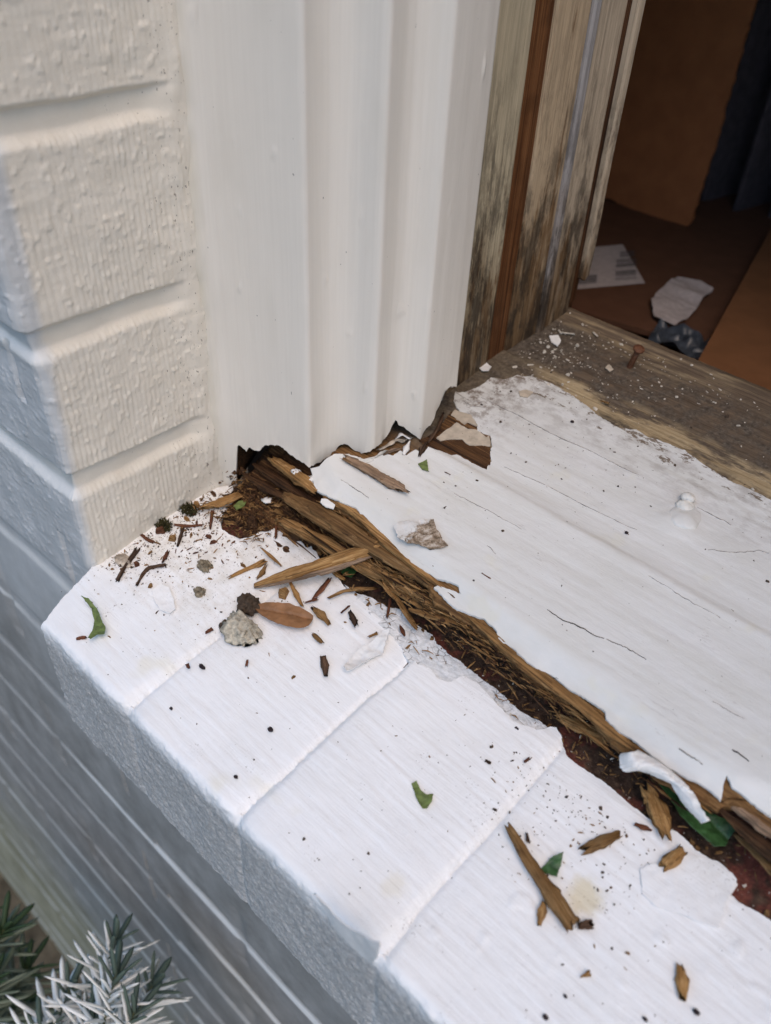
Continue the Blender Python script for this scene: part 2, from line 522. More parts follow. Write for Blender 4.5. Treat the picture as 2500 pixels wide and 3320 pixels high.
def m_turned_flake():
    n = NT('turned_paint_flake'); c = n.co(); xyz = n.sep(c)
    f = n.rng(n.math('ADD', xyz[0], n.math('MULTIPLY', n.math('SUBTRACT', n.noise(c, 260, 4, .7), .5), .016)), -.0045, -.0015)
    br = n.ramp(n.noise(c, 330, 5, .75), [(.36, (.07, .048, .03)), (.5, (.30, .23, .165)), (.62, (.58, .52, .45))])
    col = n.mix(f, (.66, .655, .64), br)
    n.bump(n.noise(c, 400, 4, .7), .0008, .7)
    return n.done(col, .75, .25)


M['turned'] = m_turned_flake()
M['crumbs'] = m_simple('pale_crumbs', (.60, .55, .47), .8, .3, 400, .3)
M['caulk'] = m_simple('old_caulk', (.72, .71, .67), .5, .35, 150, .07, .0006)
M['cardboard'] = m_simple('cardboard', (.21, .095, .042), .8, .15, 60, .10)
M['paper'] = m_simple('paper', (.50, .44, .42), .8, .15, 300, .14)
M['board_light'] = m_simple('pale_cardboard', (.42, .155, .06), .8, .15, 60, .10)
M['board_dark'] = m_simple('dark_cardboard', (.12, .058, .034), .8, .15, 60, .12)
M['ink'] = m_simple('label_ink', (.08, .075, .08), .7, .2)
M['rust'] = m_simple('rusty_nail', (.13, .055, .028), .7, .3, 600, .4, .0005)
M['plastic'] = m_simple('dark_plastic_bag', (.05, .06, .075), .38, .6, 60, .4)
M['curtain'] = m_simple('curtain_cloth', (.085, .068, .072), .85, .1, 120, .2)
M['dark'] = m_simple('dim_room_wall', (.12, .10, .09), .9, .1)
M['ground'] = m_simple('garden_soil', (.10, .085, .06), .95, .1, 25, .5, .01)
M['stem'] = m_simple('plant_stem', (.10, .11, .055), .7, .2, 300, .3)
M['hairline'] = m_simple('hairline_crack', (.34, .32, .30), .9, .05, 400, .6)
M['crackline'] = m_simple('open_crack', (.03, .025, .022), .9, .05)


def m_needle(name, top, under):
    n = NT(name)
    a = n.noise(n.co(), 90, 3, .6)
    g = n.t.nodes.new('ShaderNodeAttribute'); g.attribute_name = 'under'
    col = n.mix(n.rng(n.math('ADD', g.outputs['Fac'], n.math('MULTIPLY', n.math('SUBTRACT', a, .5), .4)), .35, .65), top, under)
    return n.done(col, .6, .3)


M['needle'] = m_needle('silver_needles', (.085, .12, .095), (.80, .81, .78))
M['needledark'] = m_needle('green_needles', (.035, .065, .028), (.15, .18, .13))


def m_crackle():
    n = NT('crackled_mortar_paint')
    c = n.co()
    v = n.voro(n.co(1, 1.6, 1), 260, 'DISTANCE_TO_EDGE')
    a = n.noise(c, 420, 4, .7)
    col = n.ramp(a, [(.35, (.60, .62, .63)), (.65, (.80, .81, .82))])
    f = n.math('MULTIPLY', n.rng(v, .07, .015), n.rng(n.noise(c, 150, 3, .6), .45, .62))
    col = n.mix(n.math('MULTIPLY', f, .75), col, (.16, .15, .14))
    n.bump(v, .0008, .6); n.bump(a, .0006, .7)
    return n.done(col, .8, .2)


M['crackle'] = m_crackle()

# ------------------------------------------------------------------ ground and room (setting)
def box(name, lo, hi, m, parent=None, bevel=0.0):
    x0, y0, z0 = lo; x1, y1, z1 = hi
    V = [(x, y, z) for x in (x0, x1) for y in (y0, y1) for z in (z0, z1)]
    F = [(0, 1, 3, 2), (4, 6, 7, 5), (0, 4, 5, 1), (2, 3, 7, 6), (0, 2, 6, 4), (1, 5, 7, 3)]
    o = mesh(name, V, F, m, parent, smooth=False)
    if bevel:
        b = o.modifiers.new('bevel', 'BEVEL'); b.width = bevel; b.segments = 2
    return o


GZ = -1.05
gx = np.concatenate([np.linspace(-60, -2.2, 12), np.linspace(-2, 2, 60), np.linspace(2.2, 60, 12)])
gy = np.concatenate([-np.linspace(60, 1.6, 12), np.linspace(-1.5, 0.6, 40), np.linspace(.8, 60, 12)])
X, Y = np.meshgrid(gx, gy, indexing='ij')
struct(mesh('ground', np.stack([X, Y, GZ + .02 * fbm(X * 9, Y * 9, 3) * (np.abs(X) < 3)], 2).reshape(-1, 3), grid_faces(len(gx), len(gy)), M['ground']))

# room behind the window: five inner faces and the wall round the opening
OX0, OX1, OZ0, OZ1 = 0.03, 0.66, 0.0, 0.40  # unseen head of the opening set low to darken the room
rm = bpy.data.objects.new('room', None)
def slabs(name, boxes, m):
    V = []; F = []
    for lo, hi in boxes:
        x0, y0, z0 = lo; x1, y1, z1 = hi; o = len(V)
        V += [(x, y, z) for x in (x0, x1) for y in (y0, y1) for z in (z0, z1)]
        F += [tuple(o + i for i in f) for f in [(0, 1, 3, 2), (4, 6, 7, 5), (0, 4, 5, 1), (2, 3, 7, 6), (0, 2, 6, 4), (1, 5, 7, 3)]]
    return mesh(name, V, F, m, smooth=False)
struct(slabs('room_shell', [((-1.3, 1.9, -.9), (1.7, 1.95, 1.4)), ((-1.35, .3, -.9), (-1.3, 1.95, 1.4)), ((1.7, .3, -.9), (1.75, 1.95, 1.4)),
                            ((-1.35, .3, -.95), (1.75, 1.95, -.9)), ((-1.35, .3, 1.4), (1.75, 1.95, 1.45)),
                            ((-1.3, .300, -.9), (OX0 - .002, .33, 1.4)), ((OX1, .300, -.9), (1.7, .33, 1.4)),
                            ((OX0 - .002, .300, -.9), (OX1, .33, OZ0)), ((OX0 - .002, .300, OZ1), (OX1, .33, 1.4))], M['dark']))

# ------------------------------------------------------------------ painted brick wall
JZ = [.047, .115, .191, .262, .332, .402, .472, .542, .612] + [-.030 - .070 * k for k in range(15)]
JZ = np.array(sorted(JZ))


def joint_profile(z, u, amp):
    zz = z + .0016 * fbm(u * 30, z * 12, 21)
    d = zz[..., None] - JZ
    i = np.abs(d).argmin(-1)
    dz = np.take_along_axis(d, i[..., None], -1)[..., 0]
    return dz, i


def brick_relief(u, z, front):
    """inward depth of the wall face; u runs along the face (metres)."""
    dz, i = joint_profile(z, u, 0)
    hw = .0068 + .0012 * fbm(u * 40, z * 5, 4)
    j = sstep(hw, hw * .55, np.abs(dz))
    j = np.where(dz > 0, sstep(hw * 1.02, hw * .58, np.abs(dz)), sstep(hw * 1.15, hw * .35, np.abs(dz)))
    return j, dz, i


def build_wall():
    xs = np.concatenate([np.linspace(-2.0, -.5, 40)[:-1], np.linspace(-.5, -.12, 100)[:-1], np.linspace(-.12, -.0042, 110)])
    r = .0042
    a = np.linspace(0, math.pi / 2, 12)[1:-1]
    ys = np.linspace(r, .094, 175)
    px = np.concatenate([xs, -r + r * np.sin(a), np.zeros(len(ys))]); py = np.concatenate([np.zeros(len(xs)), r - r * np.cos(a), ys])
    nx = np.concatenate([np.zeros(len(xs)), np.sin(a), np.ones(len(ys))]); ny = -np.concatenate([np.ones(len(xs)), np.cos(a), np.zeros(len(ys))])
    u = np.concatenate([xs, -r + r * a, ys])
    zs = np.concatenate([np.linspace(GZ - .05, -.42, 130)[:-1], np.linspace(-.42, -.02, 200)[:-1], np.linspace(-.02, .30, 560)[:-1], np.linspace(.30, .62, 110)])
    U, ZZ = np.meshgrid(u, zs, indexing='ij')
    fr = (ny[:, None] < -.5) * 1.0
    j, dz, i = brick_relief(U, ZZ, fr)
    rv = 1 - fr
    fade = 1 - rv * sstep(.058, .074, U + .004 * fbm(U * 0 + 3, ZZ * 60, 8))
    depth = (.0030 - .0020 * fr * (ZZ < -.02)) * j * fade
    # head joints of the front face (running bond)
    hu = np.abs(((U + .02 + (i % 2) * .1) % .203) - .1015)
    hj = sstep(.0965, .0985, hu) * fr * (U < -.02)
    depth = np.maximum(depth, .0015 * hj)
    # combed texture of the brick under thick paint
    tex = 1 - j
    ph = U / .0023 * 2 * np.pi + 2.6 * fbm(U * 90, ZZ * 22, 32, 3)
    comb = (np.sin(ph) * (.35 + .65 * sstep(-.3, .5, fbm(U * 60, ZZ * 40, 33, 2)))) + .8 * fbm(U * 520, ZZ * 60, 31, 3, .6)
    cross = fbm(U * 130, ZZ * 420, 37, 2, .6)
    blob = sstep(.2, .65, fbm(U * 520, ZZ * 330, 41, 2, .5))
    blob2 = sstep(.28, .6, fbm(U * 190, ZZ * 150, 44, 2, .5))
    out = tex * (.00014 * comb + .00014 * cross + .00040 * blob + .00012 * blob2) + .0006 * fbm(U * 60, ZZ * 60, 51, 3)
    out = out + .0012 * fbm(U * 16, ZZ * 10, 57, 2)
    out = out * (1 - .7 * fr * (ZZ < -.02))
    # a crust of brushed caulk where the brick meets the casing
    cr = rv * sstep(.062, .074, U + .003 * fbm(U * 0, ZZ * 90, 61))
    out = out * (1 - .5 * cr) + cr * (.0012 + .0010 * fbm(U * 160, ZZ * 60, 63, 3)) * sstep(.088, .076, U)
    disp = out - depth
    lean = .0052 * sstep(.100, .124, ZZ) + .0010 * fbm(ZZ * 40, ZZ * 0, 77, 2) * sstep(.0, .03, ZZ)      # upper bricks stand a little proud of the lower ones
    yb_ = py[:, None] + ny[:, None] * disp
    yb_ = yb_ - lean * (1 - sstep(0, .022, yb_))
    V = np.stack([px[:, None] + nx[:, None] * disp, yb_, ZZ], 2).reshape(-1, 3)
    F = grid_faces(len(u), len(zs))
    lip = (1 + .0 * dz).reshape(-1) * (sstep(-.0034, -.0050, dz) * sstep(-.0088, -.0070, dz)).reshape(-1) * (.35 + .65 * sstep(-.1, .25, fbm(U * 5, ZZ * 40, 71, 3))).reshape(-1)
    hi = (sstep(-.06, -.01, ZZ) * sstep(-.0005, -.003, dz) * sstep(-.0105, -.007, dz)).reshape(-1)
    lip = np.maximum(lip, hi)
    # wall under the ledge
    xs2 = np.concatenate([np.linspace(0, .55, 160)[1:-1], np.linspace(.55, 1.4, 40)]); xs2 = np.concatenate([[0.0], xs2]) - .0042
    z2 = zs[zs < -.07]
    X2, Z2 = np.meshgrid(xs2, z2, indexing='ij')
    j2, dz2, i2 = brick_relief(X2, Z2, 1)
    hu2 = np.abs(((X2 + .02 + (i2 % 2) * .1) % .203) - .1015)
    d2 = np.maximum(.0022 * j2, .0012 * sstep(.0965, .0985, hu2))
    Y2 = d2 - .0003 * fbm(X2 * 60, Z2 * 60, 51, 3) - .0004 * fbm(X2 * 16, Z2 * 10, 57, 2)
    V2 = np.stack([X2, Y2, Z2], 2).reshape(-1, 3)
    lip2 = (sstep(-.0034, -.0050, dz2) * sstep(-.0088, -.0070, dz2)).reshape(-1) * (.35 + .65 * sstep(-.1, .25, fbm(X2 * 5, Z2 * 40, 71, 3))).reshape(-1)
    F2 = grid_faces(len(xs2), len(z2)) + len(V)
    o = mesh('brick_wall', np.concatenate([V, V2]), np.concatenate([F, F2]), M['reveal'])
    at = o.data.attributes.new('lip', 'FLOAT', 'POINT'); at.data.foreach_set('value', np.concatenate([lip, lip2]).astype(np.float32))
    return o


wall = build_wall()
# unseen opposite reveal, added to block low sky and hand back cream light
def added_pier():
    ys = np.concatenate([[.30], np.linspace(.094, .004, 60), [0.0], [0.0]]); xs_ = np.concatenate([[.60], np.full(60, .60), [.604], [1.4]])
    zs = np.linspace(-.06, .62, 340)
    Yp, Zp = np.meshgrid(ys, zs, indexing='ij'); Xp = np.broadcast_to(xs_[:, None], Yp.shape)
    jj, _, _ = brick_relief(Yp, Zp, 0)
    Xp = Xp + .003 * jj * (Xp < .602)
    return mesh('added_opposite_reveal', np.stack([Xp, Yp, Zp], 2).reshape(-1, 3), grid_faces(len(ys), len(zs)), M['reveal'], wall)


added_pier()
tag(wall, 'thickly painted brick wall and its cream window reveal, combed texture and raked joints', 'brick wall')
# lime-pale lower lips of the mortar beds, carried by the wall's own attribute
nt = M['reveal'].node_tree
pb = nt.nodes['Principled BSDF']; src = pb.inputs['Base Color'].links[0].from_socket
an = nt.nodes.new('ShaderNodeAttribute'); an.attribute_name = 'lip'
tcn = nt.nodes.new('ShaderNodeTexCoord'); sp_ = nt.nodes.new('ShaderNodeSeparateXYZ'); nt.links.new(tcn.outputs['Object'], sp_.inputs[0])
mr = nt.nodes.new('ShaderNodeMapRange'); nt.links.new(sp_.outputs[1], mr.inputs[0]); mr.inputs[1].default_value = .008; mr.inputs[2].default_value = .001
mu = nt.nodes.new('ShaderNodeMath'); mu.operation = 'MULTIPLY'; nt.links.new(an.outputs['Fac'], mu.inputs[0]); nt.links.new(mr.outputs[0], mu.inputs[1])
mx = nt.nodes.new('ShaderNodeMix'); mx.data_type = 'RGBA'; nt.links.new(mu.outputs[0], mx.inputs[0]); nt.links.new(src, mx.inputs[6])
mx.inputs[7].default_value = (.72, .72, .70, 1); nt.links.new(mx.outputs[2], pb.inputs['Base Color'])

# ------------------------------------------------------------------ moulded window casing
PROF = np.array([(-.003, .0712), (0.0004, .0750), (.0026, .0782), (.0062, .0814), (.0110, .0838), (.0180, .0862), (.030, .0900), (.0438, .0944), (.0450, .0951), (.0454, .0962), (.0448, .0990), (.0444, .1035),
                 (.0450, .1080), (.0468, .1118), (.0498, .1147), (.0538, .1165), (.0575, .1174), (.0604, .1181), (.0624, .1192), (.0630, .1206), (.0624, .1245), (.0616, .1295),
                 (.0624, .1340), (.0648, .1374), (.0684, .1398), (.0714, .1414), (.0724, .1426), (.0725, .1500), (.0722, .1620), (.0716, .1690), (.0665, .1716), (.055, .1725)])
BOT = np.array([(440, 1056), (455, 1052), (485, 1060), (500, 1072), (511, 1066), (512, 990), (513, 968), (514, 961), (516, 962), (525, 968), (532, 976), (537, 966), (545, 973), (552, 975), (562, 976), (566, 966), (572, 962),
                (580, 962), (592, 961), (606, 965), (625, 979), (645, 995), (660, 1005), (668, 1012), (690, 1000), (712, 986), (724, 977), (732, 965), (745, 959), (756, 966), (766, 974), (780, 979), (795, 977), (812, 967),
                (825, 955), (835, 945), (843, 931), (850, 918), (857, 906), (862, 918), (875, 926), (888, 936), (900, 944), (908, 950), (914, 938), (922, 925), (932, 915), (938, 904), (945, 889), (952, 878), (958, 860),
                (964, 845), (975, 835)], float)


def prof_dense(step):
    out = [PROF[0]]
    for a, b in zip(PROF[:-1], PROF[1:]):
        k = max(1, int(np.linalg.norm(b - a) / step))
        for t in range(1, k + 1): out.append(a + (b - a) * t / k)
    p = np.array(out)
    for _ in range(1):
        q = p.copy(); q[1:-1] = .25 * p[:-2] + .5 * p[1:-1] + .25 * p[2:]; p = q
    return p


def casing_bottom(p, jit=True):
    zt = np.linspace(-.012, .09, 410)
    out = []
    for k, (x, y) in enumerate(p):
        u, v = project(np.stack([np.full_like(zt, x), np.full_like(zt, y), zt], 1))
        vb = np.interp(u, BOT[:, 0], BOT[:, 1])
        s = v - vb                      # positive: below the torn edge
        w = np.where((s[:-1] > 0) & (s[1:] <= 0))[0]
        out.append(zt[w[-1]] if len(w) else (zt[0] if s[0] < 0 else .05))
    return np.array(out)


def build_casing():
    t = empty('window_casing')
    tag(t, 'moulded cream window casing with stepped coves, its foot torn open by rot', 'window casing')
    p = prof_dense(.0007)
    zb = casing_bottom(p)
    n = len(p)
    d = np.gradient(p, axis=0); d /= np.linalg.norm(d, axis=1)[:, None]
    nrm = np.stack([d[:, 1], -d[:, 0]], 1)
    s = np.concatenate([[0], np.cumsum(np.linalg.norm(np.diff(p, axis=0), axis=1))])
    zb = zb + .0007 * fbm(s * 900, s * 0, 5, 3, .8)
    nz = 260
    k = np.linspace(0, 1, nz) ** 1.5
    ZZ = zb[:, None] + (.62 - zb[:, None]) * k[None, :]
    SS = np.broadcast_to(s[:, None], ZZ.shape)
    bumps = .0001 * fbm(SS * 260, ZZ * 18, 11, 3) + .0007 * fbm(SS * 70, ZZ * 30, 12, 2) * sstep(.20, .02, ZZ) + .0005 * sstep(.70, .82, fbm(SS * 210, ZZ * 120, 13, 2))
    # brushed caulk near the brick
    bumps = bumps + sstep(.014, .003, SS) * .0013 * fbm(SS * 180, ZZ * 70, 14, 3)
    # paint swells and curls just above the torn edge
    e = np.exp(-(ZZ - zb[:, None]) / .006)
    bumps = bumps + e * .0010 * fbm(SS * 160, ZZ * 60, 15, 3)
    V = np.stack([p[:, 0][:, None] + nrm[:, 0][:, None] * bumps, p[:, 1][:, None] + nrm[:, 1][:, None] * bumps, ZZ], 2).reshape(-1, 3)
    F = grid_faces(n, nz)
    # torn edge: the thickness of the paint coats turned inwards
    e0 = np.arange(n) * nz
    rim = V[e0].copy(); inn = rim.copy(); inn[:, :2] -= nrm * .0011; inn[:, 2] += .0002
    inn2 = inn.copy(); inn2[:, 2] += .02
    o1 = len(V); V = np.concatenate([V, rim, inn, inn, inn2])
    i = np.arange(n - 1)
    F = np.concatenate([F, np.stack([o1 + i, o1 + i + 1, o1 + n + i + 1, o1 + n + i], 1), np.stack([o1 + 2 * n + i, o1 + 2 * n + i + 1, o1 + 3 * n + i + 1, o1 + 3 * n + i], 1)])
    mesh('paint_coat', V, F, M['casing'], t)
    # rotten core of the moulding behind the paint
    q = p - nrm * (.0021 + .0009 * fbm(s * 300, s * 0, 23, 3)[:, None])
    zc = zb + .0035 + .006 * np.abs(fbm(s * 260, s * 0, 24, 4, .7))
    zc = np.where(s < .012, zb + .012, zc)
    nz2 = 40
    kk = np.linspace(0, 1, nz2) ** 2.5
    Zc = zc[:, None] + (.61 - zc[:, None]) * kk[None, :]
    V = np.stack([np.broadcast_to(q[:, 0][:, None], Zc.shape), np.broadcast_to(q[:, 1][:, None], Zc.shape), Zc], 2).reshape(-1, 3)
    F = [tuple(f) for f in grid_faces(n, nz2)]
    back = q.copy(); back[:, 0] = -.003; back[:, 1] = np.clip(q[:, 1], .07, .1715)
    o1 = len(V)
    V = np.concatenate([V, V[np.arange(n) * nz2], np.stack([np.minimum(q[:, 0] - .004, .045) * .5, np.maximum(back[:, 1], .1) + .004, zc + .012], 1)])
    F += [(o1 + a, o1 + n + a, o1 + n + a + 1, o1 + a + 1) for a in range(n - 1)]
    mesh('rotten_core', V, F, M['rotdark'], t)
    return t


casing = build_casing()

# ------------------------------------------------------------------ timber jamb
def board(name, x0, y0, x1, y1, m, parent, ztop=.62, zoff=-.0015, thick=.012, zb=None, rag=.0008, ridge=.00018):
    """A vertical board: face from (x0,y0) to (x1,y1), returned .. into -x; foot follows the sill."""
    nu = max(6, int(math.hypot(x1 - x0, y1 - y0) / .0007)); nz = 190
    t = np.linspace(0, 1, nu)
    x = x0 + (x1 - x0) * t; y = y0 + (y1 - y0) * t
    edge = np.minimum(t, 1 - t) * math.hypot(x1 - x0, y1 - y0)
    x = x - np.clip(.0008 - edge, 0, 1) * .9
    zz = (zW(x, y) + zoff if zb is None else np.full(nu, zb)) + rag * fbm(y * 500, y * 0, hash(name) % 97, 3, .7)
    k = np.linspace(0, 1, nz) ** 1.4
    Zm = zz[:, None] + (ztop - zz[:, None]) * k
    Ym = np.broadcast_to(y[:, None], Zm.shape)
    Xm = x[:, None] + ridge * fbm(Ym * 900, Zm * 14, 5 + len(name), 3, .7) + .0003 * fbm(Ym * 200, Zm * 40, 6 + len(name), 3) * sstep(.16, .05, Zm)
    V = np.stack([Xm, Ym, Zm], 2).reshape(-1, 3)
    F = [tuple(f) for f in grid_faces(nu, nz)]
    for col in (0, nu - 1):                       # returns
        o = len(V); a = V[col * nz:(col + 1) * nz]; b = a.copy(); b[:, 0] -= thick
        V = np.concatenate([V, a, b]); 
        F += [(o + i, o + i + 1, o + nz + i + 1, o + nz + i) for i in range(nz - 1)]
    o = len(V); a = V[np.arange(nu) * nz]; b = a.copy(); b[:, 0] -= thick
    V = np.concatenate([V, a, b]); F += [(o + i, o + i + 1, o + nu + i + 1, o + nu + i) for i in range(nu - 1)]
    return mesh(name, V, F, m, parent)


jamb = empty('window_jamb')
tag(jamb, 'timber window jamb with worn cream paint, brown track and black mildew at its foot', 'window jamb')
M['jamb_yellow'] = m_jamb('yellowed_jamb_paint', (.50, .43, .30), .18)
M['jamb_worn'] = m_jamb('worn_jamb_paint', (.46, .355, .235), .08)
M['jamb_pale'] = m_jamb('pale_jamb_paint', (.49, .405, .30), .18)
M['jamb_lilac'] = m_jamb('lilac_jamb_paint', (.34, .325, .32), .28)
M['jamb_bare'] = m_wood('bare_jamb_wood', [(.25, (.03, .012, .005)), (.5, (.10, .042, .018)), (.75, (.19, .092, .042))], sx=9, syz=520, bump=.0003, rough=.5, stretch='z')
board('stop_board', .0590, .160, .0600, .2095, M['jamb_yellow'], jamb)
board('sash_track', .0580, .2090, .0585, .2255, M['jamb_bare'], jamb, thick=.006)
board('backing_board', .0600, .2250, .0625, .2480, M['jamb_worn'], jamb)
board('parting_strip', .0640, .2480, .0645, .2535, M['jamb_lilac'], jamb)
board('inner_board', .0628, .2535, .0640, .2760, M['jamb_pale'], jamb)
board('bare_edge', .0632, .2760, .0634, .2835, M['jamb_bare'], jamb, zoff=.004)
bead = board('peeling_bead', .0668, .2805, .0674, .2862, M['jamb_pale'], jamb, zb=.0785, thick=.004, rag=.003, ridge=.0006)
bead['label'] = 'peeling painted bead, broken off above the sill'
box('frame_back', (.020, .150, .02), (.0525, .2995, .62), M['jamb_bare'], jamb)

# ------------------------------------------------------------------ wooden sill
FRONT_PX = [(671, 1014), (675, 1035), (681, 1056), (690, 1062), (711, 1077), (732, 1085), (757, 1096), (778, 1112), (803, 1135), (820, 1150), (830, 1169), (845, 1182), (866, 1203), (887, 1219), (917, 1238),
            (942, 1253), (963, 1261), (988, 1276), (994, 1289), (975, 1280), (946, 1270), (938, 1273), (960, 1295), (988, 1316), (1020, 1331), (1048, 1343), (1072, 1364), (1077, 1381), (1116, 1410), (1154, 1444),
            (1197, 1463), (1231, 1492), (1264, 1511), (1308, 1542), (1310, 1556), (1341, 1585), (1384, 1612), (1428, 1650), (1466, 1672), (1485, 1688), (1514, 1698), (1538, 1715), (1557, 1732), (1562, 1700),
            (1568, 1688), (1576, 1708), (1615, 1732), (1666, 1765), (1760, 1840), (1900, 1950)]
PAINT_BACK_PX = [(2300, 1350), (1900, 1180), (1760, 1120), (1666, 1080), (1640, 1068), (1600, 1050), (1560, 1030), (1520, 1005), (1480, 975), (1430, 955), (1400, 945), (1375, 930), (1340, 925), (1300, 905), (1270, 880), (1230, 850),
                 (1190, 830), (1150, 815), (1118, 812), (1090, 822), (1060, 818), (1040, 835), (1005, 850), (985, 848), (978, 868)]
CHIP_PX = [(976, 886), (994, 890), (1016, 895), (1033, 921), (1031, 932), (1049, 939), (1057, 941), (1063, 950), (1060, 976), (1062, 996), (1051, 1016), (1031, 1007), (1009, 994), (987, 983), (976, 985), (941, 965)]
UNDER_PX = [(925, 972), (912, 986), (898, 974), (880, 986), (866, 976), (850, 990), (833, 984), (800, 1000), (770, 990), (742, 985), (722, 985), (690, 1003)]


def wxy(pts): return [W(u, v)[:2] for u, v in pts]


ND = .0034                                            # drop of the rounded nose
front_xy = np.array([W(u, v, -ND)[:2] for u, v in FRONT_PX])
NX = front_xy[[0, 4, 9, 13, 24, 30, 33, 37, 42, 47, 48], 0]; NY = front_xy[[0, 4, 9, 13, 24, 30, 33, 37, 42, 47, 48], 1]


def nose(x, y): return -ND * sstep(.0105, .0005, y - np.interp(x, NX, NY)) ** 1.3


def front_y(x):
    """front line of the paint, as a function of x (smallest y of the traced tear)."""
    d = rough_outline(front_xy, .0008, 0, 1, closed=False)
    xs = np.asarray(x, float); o = np.empty_like(xs)
    for i, q in enumerate(xs.ravel()):
        k = np.abs(d[:, 0] - q) < .0014
        o.ravel()[i] = d[k, 1].min() if k.any() else np.interp(q, front_xy[:, 0], front_xy[:, 1])
    return o


def sill_relief(x, y):
    """worn moulded top: two soft ridges along the sill, old brush marks, blisters."""
    h = .00055 * sstep(.1435, .1395, y) + .0006 * np.exp(-((y - .139 - .01 * (x - .11)) / .0035) ** 2)
    h = h - .0004 * np.exp(-((y - .150) / .004) ** 2)
    h = h + .00022 * fbm(x * 24, y * 420, 81, 3) + .00028 * fbm(x * 50, y * 60, 82, 3) + .00010 * fbm(x * 500, y * 700, 83, 2)
    h = h + .0005 * np.exp(-((y - .118) / .006) ** 2) * fbm(x * 14, y * 90, 84, 2)
    h = h + .0022 * np.exp(-(((x - .1935) / .009) ** 2 + ((y - .172) / .0085) ** 2)) * (1 + .3 * fbm(x * 160, y * 160, 88, 3))      # filler spread round the screw
    return h


sill = empty('window_sill', (0, 0, 0))
tag(sill, 'wooden window sill with thick white paint, front edge rotted away to brown fibres', 'window sill')


def build_sill_body():
    xs = np.concatenate([np.linspace(.046, .31, 430)[:-1], np.linspace(.31, .72, 90)])
    yf = front_y(xs)
    yf = np.where(xs < .062, np.interp(xs, [.046, .056, .062], [.112, .100, .0875]), yf)
    m = 7
    ysm = np.convolve(np.pad(yf, m, mode='edge'), np.ones(2 * m + 1) / (2 * m + 1), 'valid')
    yf = np.minimum(ysm, yf + .001)
    # cross-section: back edge, top, broken front, underside
    rows = []
    yb = .2800
    e = 1 + .5 * fbm(xs * 60, xs * 0, 91, 3)
    rag = .0012 * fbm(xs * 300, xs * 0, 92, 4, .7)
    for dy, dz in [(.004, -.04), (.004, -.012), (.0035, -.005), (.0022, -.002), (0, -.0007), (-.002, -.0001), (-.004, .0003), (-.007, 0.0), (-.010, -.0002)]:
        y = np.full_like(xs, yb + dy); rows.append((y, zW(xs, y) + dz))
    for t in np.linspace(0.02, 1, 210):
        y = (yb - .010) + (yf - (yb - .010)) * t
        rows.append((y, zW(xs, y) - .0003 - .0005 * sstep(.5, .9, np.full_like(y, t)) + nose(xs, y)))
    fp = [(0, -.0010), (-.0008, -.0011), (-.0016, -.0016), (-.0022, -.0024), (-.0026, -.0034), (-.0028, -.0046), (-.0026, -.006), (-.0020, -.0076), (-.0012, -.009), (-.0002, -.0105), (.0012, -.0122), (.003, -.0142), (.005, -.0165), (.008, -.020), (.012, -.026)]
    for dy, dz in fp:
        y = yf + dy * e + rag * min(1, abs(dz) / .003); rows.append((y, zW(xs, yf) + nose(xs, yf) + dz * .85 * (.9 + .25 * fbm(xs * 40, xs * 0 + dz * 300, 93, 3))))
    Yr = np.array([r[0] for r in rows]).T; Zr = np.array([r[1] for r in rows]).T
    Xr = np.broadcast_to(xs[:, None], Yr.shape)
    Sx = np.arange(Yr.shape[1])[None, :] * .0012
    fib = fbm(Xr * 22, Yr * 300 + Zr * 500, 95, 4, .7)
    frontness = sstep(212, 222, np.broadcast_to(np.arange(Yr.shape[1])[None, :], Yr.shape))
    amp = .00022 + .0011 * frontness
    Zr = Zr + amp * fib * .6
    Yr = Yr - frontness * .0010 * fib
    # bare back strip: grooves along the grain
    bare = sstep(.2, .215, Yr) * (1 - frontness)
    Zr = Zr + bare * (.0007 * fbm(Xr * 18, Yr * 260, 96, 3) + .0003 * fbm(Xr * 300, Yr * 300, 97, 3))
    V = np.stack([Xr, Yr, Zr], 2).reshape(-1, 3)
    F = [tuple(f[::-1]) for f in grid_faces(len(xs), Yr.shape[1])]
    F.append(tuple(range(Yr.shape[1])))
    return mesh('bare_timber', V, F, M['sill_wood'], sill)


build_sill_body()

paint_poly = np.array([tuple(p) for p in front_xy] + [(.50, front_xy[-1, 1] + .001), (.71, front_xy[-1, 1]), (.71, .206), (.50, .209)] + wxy(PAINT_BACK_PX) + wxy(CHIP_PX[1:-1]) + wxy(UNDER_PX))
pl = wxy(UNDER_PX)
sheet('paint_coat', paint_poly, lambda x, y: zW(x, y) + .0004 + sill_relief(x, y) + nose(x, y)
      - .0008 * np.exp(-np.maximum(0, y - np.interp(x, front_xy[[0, 5, 12, 24, 33, 40, 47], 0], front_xy[[0, 5, 12, 24, 33, 40, 47], 1])) / .004) * sstep(.3, -.2, fbm(x * 60, y * 60, 85, 3)),
      .0009, .0010, M['sill_paint'], sill, jit=.0006, seed=3)
# older coats inside the chipped patch
C1 = [(943, 947), (963, 932), (987, 914), (1011, 928), (1031, 930), (1051, 945), (1057, 941), (1060, 967), (1038, 963), (1016, 963), (998, 950), (976, 950), (952, 953)]
C2 = [(974, 897), (983, 886), (1005, 893), (1018, 897), (1033, 921), (1029, 923), (1011, 914), (1005, 918), (987, 906)]
for c, s in ((C1, 5), (C2, 6)):
    sheet('old_paint_patch', np.array(wxy(c)), lambda x, y: zW(x, y) + .0003 + .0003 * fbm(x * 200, y * 200, 86), .0006, .0007, M['oldcream'], sill, jit=.0004, seed=s)
